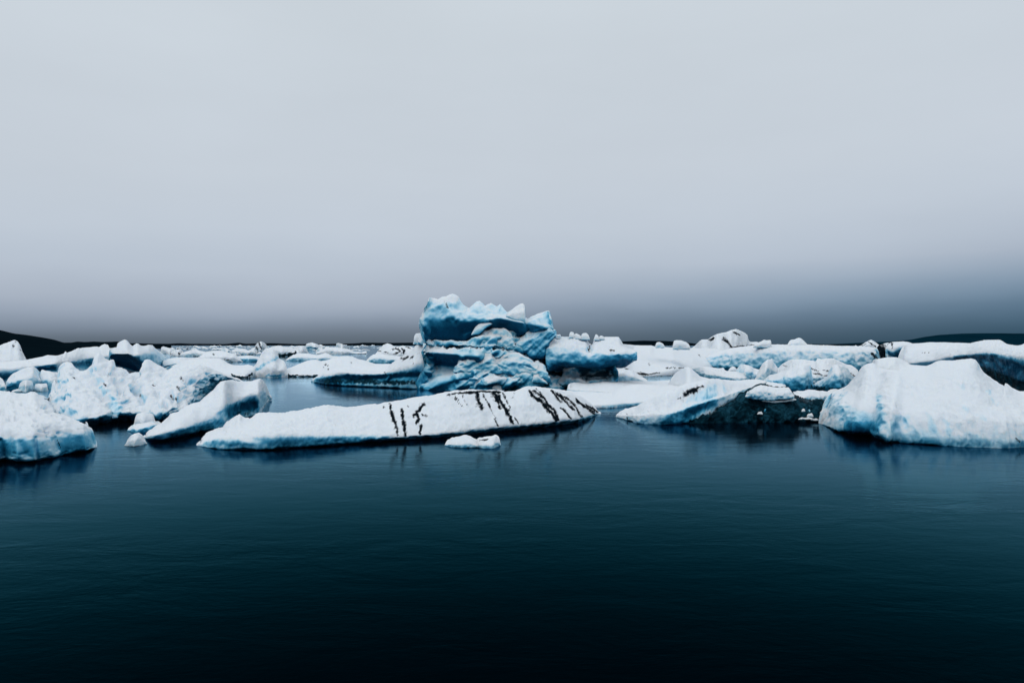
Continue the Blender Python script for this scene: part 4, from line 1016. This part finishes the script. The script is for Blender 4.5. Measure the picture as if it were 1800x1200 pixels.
# farther bergs, left of centre
FAR = [
 ('ice_floe', 'flat pale block with a fallen slab edge just right of the arched iceberg', [(283, 616), (284, 610), (287, 608.5), (295, 611), (303, 613), (308, 615), (312, 618)], 622, dict(bare=.35)),
 ('ice_floe', 'white hummock with a black slot in its front beside the flat pale block', [(300, 620), (306, 615), (312, 614), (318, 613), (322, 618), (323, 624)], 626, dict(bare=.3, dirt=[([(313, 620), (315, 622)], 1.6), ([(292, 621), (302, 622)], 1.0)])),
 ('ice_floe', 'jumbled low ice field of white and teal lumps under the far ridge', [(318, 620), (330, 617), (338, 614), (345, 613), (350, 616), (362, 618), (375, 616), (390, 616), (400, 619)], 627, dict(bare=.42, clear=.2, dirt=[([(340, 626), (348, 627)], 1.5)])),
 ('ice_floe', 'pale floe with a small black boulder on its left end', [(350, 626), (360, 621), (372, 619), (385, 618), (400, 619), (412, 622), (420, 628), (425, 634)], 637, dict(bare=.3, dirt=[([(374, 622), (377, 624)], 1.8), ([(394, 631), (402, 634)], 1.0), ([(404, 634), (410, 638)], .8)])),
 ('iceberg', 'small blue and white berg with a tilted top below the hills', [(388, 617), (391, 612), (396, 611), (401, 613), (406, 617), (410, 620)], 622, dict(bare=.6)),
 ('ice_floe', 'smooth low white dome left of the black striped rock of ice', [(405, 623), (412, 620), (418, 620), (423, 623)], 625, dict(bare=.3)),
 ('iceberg', 'pale jagged row of ice immediately left of the black striped ice rock', [(408, 615), (416, 612), (424, 613), (431, 613), (436, 616), (442, 614), (447, 613), (452, 617), (460, 620)], 624, dict(bare=.42, dirt=[([(449, 618), (454, 619)], 1.3), ([(436, 623), (450, 623)], .9)])),
 ('ice_floe', 'flat topped teal block of ice left of the slanting peak', [(414, 629), (420, 626), (430, 625), (440, 625), (450, 626), (457, 628), (458, 632)], 636, dict(bare=.72)),
 ('iceberg', 'ice rock split into black and white halves standing above the floes', [(447.5, 613), (449, 607), (452, 603), (455, 600.5), (460, 600), (464, 602), (468, 605.5), (469, 610), (468, 614)], 617, dict(bare=.35, clear=.0, dirt=[([(455, 601), (457, 608), (461, 614)], 2.4), ([(450, 608), (452, 615)], 2.0)])),
 ('iceberg', 'broad flat berg with a black cave below its right half, behind the slanting peak', [(462, 617), (470, 612), (484, 608), (490, 607.5), (500, 609), (512, 610), (520, 613), (526, 616)], 627, dict(bare=.36, clearz=[([(492, 624), (505, 624), (520, 621)], 4.5, 1.0)])),  # cave mouth painted dark on the front
 ('iceberg', 'ragged white berg with a teal notch left of the mushroom shaped cap', [(517, 616), (519, 609), (525, 607.5), (532, 608), (538, 612), (541, 618)], 622, dict(bare=.35)),
 ('iceberg', 'mushroom shaped white cap with shaded underside, fifth from the big berg', [(536, 610), (539, 604), (548, 601.7), (555, 604), (562, 606.5), (570, 608)], 616, dict(bare=.5, uc=.5)),
 ('iceberg', 'long low pale blue berg floating across open water behind the speckled white floe', [(502, 634), (507, 629), (515, 624), (525, 621), (540, 621), (556, 624), (566, 622), (572, 620), (578, 622), (585, 626), (600, 627), (615, 629)], 635, dict(bare=.52)),
 ('ice_floe', 'flat white ice raft with a tabular rim below the lone square block', [(556, 619), (566, 614), (576, 610), (590, 610), (604, 612), (615, 614), (622, 618), (636, 619), (644, 617), (645, 621)], 623, dict(bare=.28)),
 ('iceberg', 'little berg with dark teal pool side next to the flat white raft', [(555, 617), (560, 611), (566, 611), (572, 615), (575, 620)], 622, dict(bare=.6)),
 ('ice_block', 'lone square ice block tilted on the skyline above the flat raft', [(590.5, 610), (591, 604), (594, 602.5), (600, 604), (605, 606), (610, 605.5), (610.5, 611)], 613, dict(bare=.4)),
 ('iceberg', 'white dome heavily speckled with black ash left of the towering iceberg', [(660, 622), (664, 617), (668, 612), (674, 606), (681, 603.3), (687, 605), (692, 608), (700, 609), (712, 608), (722, 609), (730, 612), (735, 618)], 634,
  dict(bare=.2, dirt=[([(690, 614), (696, 612), (703, 616)], 2.5), ([(696, 620), (704, 618)], 2.0), ([(706, 613), (712, 616), (708, 621)], 2.4), ([(713, 609), (720, 611)], 1.3), ([(666, 617), (669, 617)], 1.3), ([(676, 619), (682, 619)], 1.0), ([(690, 622), (696, 622)], 1.0), ([(700, 612)], 1.4)])),
 ('iceberg', 'low berg with rounded pale blue front directly left of the tall berg wing', [(644, 633), (650, 627), (656, 623), (662, 622), (672, 622), (684, 624), (700, 626), (715, 628)], 638, dict(bare=.58)),
 ('ice_chunk', 'sliver of ice on the far water between the raft and the speckled dome', [(618, 614), (626, 613.5), (636, 615), (640, 613), (648, 614.5), (650, 616)], 616.5, dict(bare=.4)),
]
for nm, lab, T, wy, kw in FAR:
    kw = dict(kw)
    uc = kw.pop('uc', 0.0)
    w0, w1 = T[0][0] - 0.5, T[-1][0] + 0.5
    cat = {'ice_floe': 'ice floe', 'iceberg': 'iceberg', 'ice_chunk': 'ice chunk', 'ice_block': 'ice block'}[nm]
    wy = max(wy, 609.0)
    thing(nm, lab, cat, [slab(T, [(w0, wy - 0.6), ((w0 + w1) / 2, wy), (w1, wy - 0.6)], dt=1.5, lip=0.5, uc=uc, back=2.2, step=1.0, sm=0, amp=(1.1, 12, 0.7, 5), topw=0.3, **kw)])

# ------------------------------------------------------------------ right middle distance
thing('ice_floe', 'wide smooth white snowfield floe with a black ash line, right of the towering iceberg', 'ice floe',
      [loft([([(1080, 664), (1110, 663), (1140, 662), (1180, 660), (1220, 655), (1260, 650), (1310, 648)], 0), ([(1084, 655), (1110, 656), (1140, 656), (1180, 650), (1220, 647), (1260, 642), (1310, 640)], 0.5), ([(1086, 630), (1110, 632), (1150, 634), (1200, 630), (1260, 626), (1310, 624)], 6),
             ([(1088, 607), (1092, 604.5), (1100, 605), (1115, 606.5), (1130, 607), (1144, 607), (1150, 609), (1170, 610), (1185, 611), (1208, 611), (1225, 612), (1260, 612), (1310, 612)], 14)],
            back=10, step=1.6, sm=0, amp=(1.0, 50, 0.4, 14), bare=0.2,
            dirt=[([(1098, 648), (1118, 656), (1135, 658), (1160, 655)], 2.2), ([(1170, 646), (1188, 646.5)], 1.1), ([(1192, 646.5), (1206, 646)], 1.1), ([(1140, 640), (1144, 641)], 1.3), ([(1125, 653), (1140, 658)], 2.0), ([(1142, 670), (1178, 667)], 1.8), ([(1229, 624), (1231, 626)], 1.4)])])
thing('ice_floe', 'small white and blue floe tucked under the right lip of the towering iceberg', 'ice floe',
      [slab([(1080, 652), (1084, 649), (1095, 648), (1110, 651), (1120, 657), (1126, 662), (1132, 664), (1138, 669)], [(1080, 675), (1105, 674), (1139, 673)], dt=1.5, back=2, step=1.3, amp=(1.2, 20, 0.7, 8), bare=0.5)])
thing('ice_floe', 'long low crumpled ledge of ice with diagonal ripples, below the wide snowfield', 'ice floe',
      [slab([(1215, 648), (1226, 645), (1240, 645), (1252, 646), (1262, 648), (1272, 647), (1273, 651), (1282, 653), (1296, 654), (1310, 656)], [(1220, 656), (1240, 664), (1270, 668), (1310, 670)], dt=3, lip=0.35, back=3, step=1.2, amp=(1.0, 14, 2.4, 5), bare=0.52, clear=0.15)])
thing('ice_chunk', 'little egg shaped ice lump on the skyline left of the rounded cube', 'ice chunk',
      [slab([(1152.5, 606), (1153, 603), (1156, 600.8), (1161, 601.3), (1166, 604), (1168, 608)], [(1153, 611), (1168, 611)], D=70, dt=0.6, back=1.2, step=0.9, amp=(0.7, 9, 0.3, 4), bare=0.38)])
thing('ice_block', 'rounded cube of ice standing alone on the snowfield skyline', 'ice block',
      [slab([(1183, 606), (1184, 599), (1189, 597.8), (1198, 598), (1206, 601), (1212, 606), (1212.5, 609)], [(1183, 614), (1212, 614)], D=70, dt=0.6, back=1.2, step=1.0, amp=(0.7, 9, 0.3, 4), bare=0.30)])
thing('iceberg', 'humped white crest with black diagonal gashes rising above the skyline right of centre', 'iceberg',
      [slab([(1205, 615), (1215, 612), (1222, 607), (1230, 599), (1234, 596.5), (1244, 596.5), (1250, 592), (1260, 587), (1270, 584.5), (1277, 583.5), (1285, 580), (1294, 578.3), (1302, 581), (1310, 585.5), (1314, 588), (1315, 594), (1313, 598), (1320, 601), (1330, 600.5), (1338, 603)], [(1205, 640), (1260, 645), (1338, 640)], dt=1.2, lip=0.4, back=1.8,
            step=1.2, sm=0, amp=(1.5, 22, 0.7, 9), topw=0.2, bare=0.12,
            dirt=[([(1246, 597), (1255, 594)], 2.6), ([(1272, 593), (1279, 600), (1284, 607), (1289, 613)], 2.6), ([(1270, 596), (1280, 602)], 2.4), ([(1290, 584.5), (1299, 588.5)], 2.8), ([(1284, 612), (1300, 609), (1326, 607)], 2.2), ([(1257, 619), (1261, 621)], 2.6), ([(1312, 586), (1314, 590)], 1.2)],
            bumps=[([(1280, 600), (1288, 612)], 3, -6), ([(1296, 595), (1306, 600)], 8, 5), ([(1262, 605), (1270, 615)], 8, 4)])])
thing('iceberg', 'very long pale blue wall of ice with a flat top stretching toward the right', 'iceberg',
      [loft([([(1216, 646), (1240, 650), (1270, 652), (1310, 654), (1350, 655), (1400, 656), (1450, 656), (1500, 657), (1548, 655)], 0), ([(1217, 642), (1240, 640), (1270, 642), (1310, 643), (1350, 640), (1400, 636), (1450, 638), (1500, 640), (1545, 638)], -0.5), ([(1220, 637), (1240, 629), (1270, 624), (1310, 620), (1350, 617), (1400, 617), (1450, 617), (1500, 619), (1540, 620)], 0.0),
             ([(1225, 634), (1245, 626), (1270, 619), (1310, 613), (1350, 610.5), (1400, 611), (1450, 611), (1500, 613), (1535, 614)], 1.0),
             ([(1230, 631), (1240, 626), (1258, 620), (1268, 616), (1280, 613), (1300, 610), (1325, 607), (1350, 606), (1370, 605.5), (1400, 606), (1420, 605.5), (1450, 607), (1480, 608), (1510, 609), (1540, 611)], 4.5)],
            back=7, step=1.5, sm=0, amp=(2.6, 22, 1.5, 9), bare=0.60, ribs=1.6, topw=0.3,
            barez=[([(1300, 612), (1400, 610), (1530, 612)], 4, 0.2), ([(1250, 642), (1340, 642), (1400, 642)], 8, 0.66), ([(1400, 638), (1500, 640)], 8, 0.68)],
            dirt=[([(1534, 622), (1538, 630)], 3.0), ([(1540, 626), (1546, 638)], 2.0)])])
thing('ice_block', 'jagged white lump standing on the flat top of the long blue ice wall', 'ice block',
      [slab([(1383, 607), (1386, 602), (1389, 598), (1391, 597), (1396, 596.5), (1400, 595), (1404, 593.5), (1409, 595), (1414, 600), (1419, 605), (1424, 607)], [(1383, 611), (1425, 611)], D=76, dt=0.7, back=1.2, step=1.0, amp=(0.9, 12, 0.5, 5), bare=0.35)])
thing('ice_block', 'ridged snow lump with a notched tip beside the crest with black gashes', 'ice block',
      [slab([(1326, 606), (1332, 602), (1338, 600), (1343, 597), (1349, 598), (1355, 597), (1356, 602), (1353, 606)], [(1324, 611), (1356, 611)], D=74, dt=0.7, back=1.2, step=1.0, amp=(0.9, 12, 0.5, 5), bare=0.3)])
thing('iceberg', 'tent shaped white berg with two slanting black stripes on the right skyline', 'iceberg',
      [slab([(1508, 609), (1516, 605), (1522, 601), (1528, 598), (1532, 597), (1537, 600), (1541, 603), (1545, 606), (1550, 610)], [(1508, 616), (1550, 616)], D=90, dt=0.8, back=1.5, step=1.0, amp=(0.6, 12, 0.3, 5), bare=0.25, dirt=[([(1526, 600), (1533, 605), (1538, 608)], 1.4), ([(1514, 607), (1522, 604)], 1.2)])])
thing('iceberg', 'black ash covered ice rock squeezed between the tent shaped berg and the hollow one', 'iceberg',
      [slab([(1541, 612), (1545, 606), (1552, 604), (1560, 602), (1570, 600.5), (1584, 600), (1592, 602), (1600, 604)], [(1541, 632), (1552, 640), (1570, 641), (1600, 634)], D=74, dt=0.8, back=1.5, step=1.2, amp=(1.8, 16, 1.2, 7), bare=0.4, dirt=[([(1545, 610), (1556, 622), (1566, 636)], 16), ([(1565, 603), (1590, 602)], 6)])])
thing('iceberg', 'rounded berg with a dark blue hollow facing the viewer, behind the right white berg', 'iceberg',
      [loft([([(1562, 634), (1575, 640), (1595, 640), (1612, 632)], 0), ([(1560, 624), (1572, 628), (1590, 630), (1611, 624)], 1.4), ([(1559, 616), (1568, 620), (1580, 614), (1596, 611), (1610, 616)], 0.0),
             ([(1558, 611), (1568, 610), (1582, 606), (1598, 605), (1609, 611)], 0.1), ([(1559, 608), (1562, 604), (1567, 601.5), (1575, 600.5), (1588, 600), (1598, 601), (1605, 604), (1608, 609)], 1.8)],
            D=72, back=3.5, step=1.2, sm=0, amp=(1.6, 20, 0.8, 8), bare=0.45, topw=0.3, barez=[([(1578, 626), (1602, 618)], 7, 1.0), ([(1564, 610), (1572, 612)], 6, 0.3)], dirt=[([(1568, 603), (1569, 612)], 1.8)])])
thing('ice_chunk', 'black slab of dirty ice lying across the snow below the hollow berg', 'ice chunk',
      [slab([(1592, 634), (1598, 629), (1606, 624), (1612, 622), (1616, 627), (1614, 630)], [(1592, 637), (1602, 637), (1616, 631)], D=60, dt=1.2, back=1.6, step=1.1, amp=(1.2, 10, 0.9, 5), bare=0.5, dirt=[([(1594, 634), (1614, 626)], 9)])])
thing('iceberg', 'huge snow covered berg in the right background with a dark undercut cliff', 'iceberg',
      [loft([([(1585, 668), (1640, 672), (1700, 680), (1760, 692), (1800, 700), (1900, 712), (2040, 712)], 0), ([(1585, 655), (1640, 655), (1690, 662), (1740, 670), (1800, 682), (1900, 700), (2040, 704)], 0.9),
             ([(1586, 645), (1640, 642), (1680, 634), (1715, 632), (1745, 638), (1780, 648), (1810, 656), (1900, 672), (2040, 690)], 0.5), ([(1587, 638), (1640, 632), (1668, 626), (1700, 622), (1730, 619), (1760, 622), (1790, 626), (1820, 632), (1900, 645), (2040, 670)], -0.1),
             ([(1588, 616), (1640, 614), (1680, 612), (1720, 606), (1760, 608), (1800, 612), (1900, 625), (2040, 650)], 2.2),
             ([(1590, 608), (1600, 604), (1615, 603), (1635, 601.5), (1660, 601.5), (1690, 602.5), (1706, 603), (1718, 600), (1728, 598), (1735, 597.3), (1750, 597.3), (1757, 597), (1763, 600), (1770, 604.5), (1782, 607), (1792, 607), (1802, 604), (1830, 600), (1880, 606), (1960, 620), (2040, 640)], 8)],
            back=10, step=1.6, sm=1, amp=(2.4, 40, 1.0, 12), bare=0.26, topw=0.25, taper=0.04, ribs=1.5,
            barez=[([(1715, 632), (1745, 628), (1800, 645), (1860, 665)], 13, 0.85), ([(1680, 628), (1700, 628)], 6, 0.75), ([(1730, 655), (1900, 685)], 28, 1.0)],
            clearz=[([(1720, 662), (1800, 690), (1900, 705)], 26, 1.0)],  # shade of the undercut painted on the face
            bumps=[([(1732, 620), (1738, 632)], 8, -9), ([(1741, 622), (1742, 632)], 3, 6), ([(1765, 630), (1775, 645)], 8, 5)], dirt=[([(1620, 620), (1632, 619)], 0.8)])])
thing('ice_floe', 'rounded snow mound nestled behind the left shoulder of the big white right berg', 'ice floe',
      [slab([(1536, 632), (1540, 631), (1548, 629.5), (1556, 628), (1568, 627.5), (1576, 628), (1584, 631), (1592, 635), (1600, 640)], [(1534, 650), (1570, 662), (1602, 656)], D=45, dt=1.6, lip=0.35, back=2, step=1.3, amp=(1.4, 24, 0.6, 9), bare=0.3)])
# the cluster of battered bergs behind the black ice
thing('iceberg', 'peaked grey white berg with a needle tip, left in the battered cluster', 'iceberg',
      [slab([(1329, 662), (1332, 655), (1337, 645), (1341, 638), (1346, 634), (1350, 631), (1353, 632), (1358, 629.5), (1359, 636), (1364, 642), (1368, 648), (1367, 656)], [(1327, 672), (1345, 673), (1368, 670)], dt=0.9, back=1.3, step=1.2, sm=0, amp=(1.4, 18, 0.9, 8), bare=0.48, topw=0.3)])
thing('iceberg', 'squared off berg with a sheer right edge in the battered cluster', 'iceberg',
      [slab([(1340, 672), (1352, 660), (1362, 658), (1374, 654), (1388, 650), (1396, 646), (1404, 643), (1412, 642), (1420, 640), (1425, 640.5), (1426, 650), (1427, 658), (1429, 668), (1429, 676)], [(1338, 680), (1360, 684), (1390, 687), (1415, 688), (1430, 684)], dt=0.9, lip=0.6, back=1.5, step=1.2, sm=0, amp=(2.2, 22, 1.1, 8), bare=0.60, topw=0.3, foot=22,
            dirt=[([(1425, 664), (1424, 672)], 2.0), ([(1428, 674), (1427, 682)], 1.6)], clearz=[([(1345, 676), (1385, 684)], 6, .5)])])
thing('iceberg', 'ribbed berg with a flowing draped side next to the sheer edged one', 'iceberg',
      [slab([(1432, 675), (1445, 668), (1455, 660), (1459, 650), (1464, 643), (1470, 641), (1480, 642), (1488, 646), (1494, 654), (1498, 664), (1499, 672)], [(1430, 684), (1450, 688), (1475, 690), (1500, 684)], dt=1.0, lip=0.6, back=1.4, step=1.2, sm=0, amp=(1.8, 20, 1.1, 8), ribs=4, bare=0.60, topw=0.3, foot=24,
            bumps=[([(1470, 655), (1480, 672)], 4, 5), ([(1486, 665), (1482, 680)], 6, 5)], clearz=[([(1435, 682), (1485, 686)], 7, .6)])])
thing('ice_chunk', 'knobbly white ice lump at the foot of the ribbed berg', 'ice chunk',
      [slab([(1479, 678), (1481, 668), (1486, 663), (1492, 663), (1493, 670), (1497, 672), (1496, 680)], [(1480, 684), (1496, 684)], D=45, dt=0.6, back=1.2, step=1.0, amp=(1.5, 10, 0.8, 5), bare=0.3)])
thing('ice_floe', 'rough brash ice ridge with dark cracks behind the battered cluster', 'ice floe',
      [slab([(1365, 650), (1375, 640), (1385, 634), (1392, 632), (1402, 632), (1415, 632), (1428, 634), (1434, 636), (1437, 630), (1444, 631), (1455, 630), (1465, 630), (1475, 634), (1486, 640), (1496, 642), (1505, 648), (1510, 656)], [(1362, 664), (1400, 672), (1450, 674), (1512, 668)], dt=2.4, lip=0.35, back=2, step=1.2, sm=0, amp=(1.6, 18, 3.0, 6), bare=0.45, topw=0.4,
            dirt=[([(1425, 648), (1440, 652)], 1.6), ([(1430, 656), (1455, 660)], 1.8), ([(1447, 650), (1460, 652)], 1.4), ([(1495, 656), (1504, 662)], 1.2), ([(1375, 642), (1385, 644)], 1.2)])])
thing('iceberg', 'lumpy shaded berg left of the needle tipped one in the battered cluster', 'iceberg',
      [slab([(1292, 660), (1296, 648), (1302, 642), (1309, 641), (1318, 643), (1326, 647), (1336, 650), (1342, 654)], [(1290, 664), (1310, 669), (1342, 668)], dt=1.1, lip=0.55, back=1.6, step=1.2, sm=0, amp=(2.6, 16, 1.6, 7), bare=0.58, topw=0.4)])
thing('ice_chunk', 'small white hump left of the lumpy shaded berg', 'ice chunk',
      [slab([(1280, 652), (1283, 647), (1288, 643.5), (1292, 645), (1296, 650)], [(1279, 656), (1297, 656)], dt=1, back=1.4, step=1.0, amp=(0.9, 10, 0.5, 5), bare=0.3)])
thing('ice_floe', 'narrow snow rimmed strip of ice lying in front of the battered cluster', 'ice floe',
      [slab([(1383, 696), (1392, 692), (1402, 687), (1412, 688), (1420, 685), (1432, 686), (1445, 688), (1460, 690), (1472, 688)], [(1382, 702), (1410, 705), (1440, 704), (1474, 700)], dt=1.8, lip=0.45, back=2, step=1.2, sm=0, amp=(1.6, 16, 1.4, 7), bare=0.5, topw=0.4)])
thing('ice_chunk', 'thin white ice sill between the ribbed berg and the right white berg', 'ice chunk',
      [slab([(1454, 688), (1460, 685), (1470, 683.5), (1482, 684)], [(1453, 692), (1484, 690)], dt=1.8, back=2, step=1.1, amp=(0.7, 12, 0.4, 6), bare=0.45)])
thing('ice_floe', 'flat rippled snow lip between the snow cone and the tilted slab', 'ice floe',
      [slab([(1225, 672), (1250, 668), (1280, 668), (1300, 671), (1330, 668), (1350, 672), (1380, 676)], [(1225, 684), (1280, 690), (1380, 692)], dt=4, lip=0.3, back=3, step=1.4, amp=(1.2, 20, 0.8, 8), bare=0.4)])

# ------------------------------------------------------------------ the distant scatter on the horizon
rnd = random.Random(11)
zones_ = [(285, 470, 46, 'far beyond the jumbled ice field on the horizon'), (470, 640, 26, 'around the lone square block on the skyline'),
          (640, 735, 12, 'behind the ash speckled dome'), (1330, 1560, 26, 'beyond the long blue ice wall'),
          (-60, 285, 16, 'under the dark left hill')]
n = 0
for x0, x1, cnt, where in zones_:
    for k in range(cnt):
        cx = x0 + (x1 - x0) * (k + rnd.random()) / cnt
        t = rnd.random()
        wy = 608.6 + 7.0 * t ** 1.6
        w = (3 + 9 * rnd.random()) * (0.7 + 0.8 * t)
        h = w * (0.18 + 0.3 * rnd.random())
        m = rnd.randint(4, 7)
        T = []
        for i in range(m):
            f = i / (m - 1)
            env = math.sin(math.pi * (0.08 + 0.84 * f)) ** 0.5
            T.append((cx - w / 2 + w * f, wy - h * env * (0.55 + 0.45 * rnd.random())))
        D = CAMZ * F / (wy - HY)
        dirty = [([(cx + rnd.uniform(-.3, .3) * w, wy - h * .5), (cx + rnd.uniform(-.3, .3) * w, wy - h * .2)], 1.0)] if rnd.random() < 0.3 else []
        o = thing('ice_chunk', 'tiny ice chunk ' + where, 'ice chunk',
                  [slab(T, [(cx - w / 2 - .3, wy - .1), (cx + w / 2 + .3, wy - .1)], D=D, dt=1.2, back=2, step=0.7, sm=0, amp=(0.5, 6, 0.4, 3), bare=rnd.uniform(.2, .6), dirt=dirty)],
                  'far ice chunks ' + where)
        n += 1
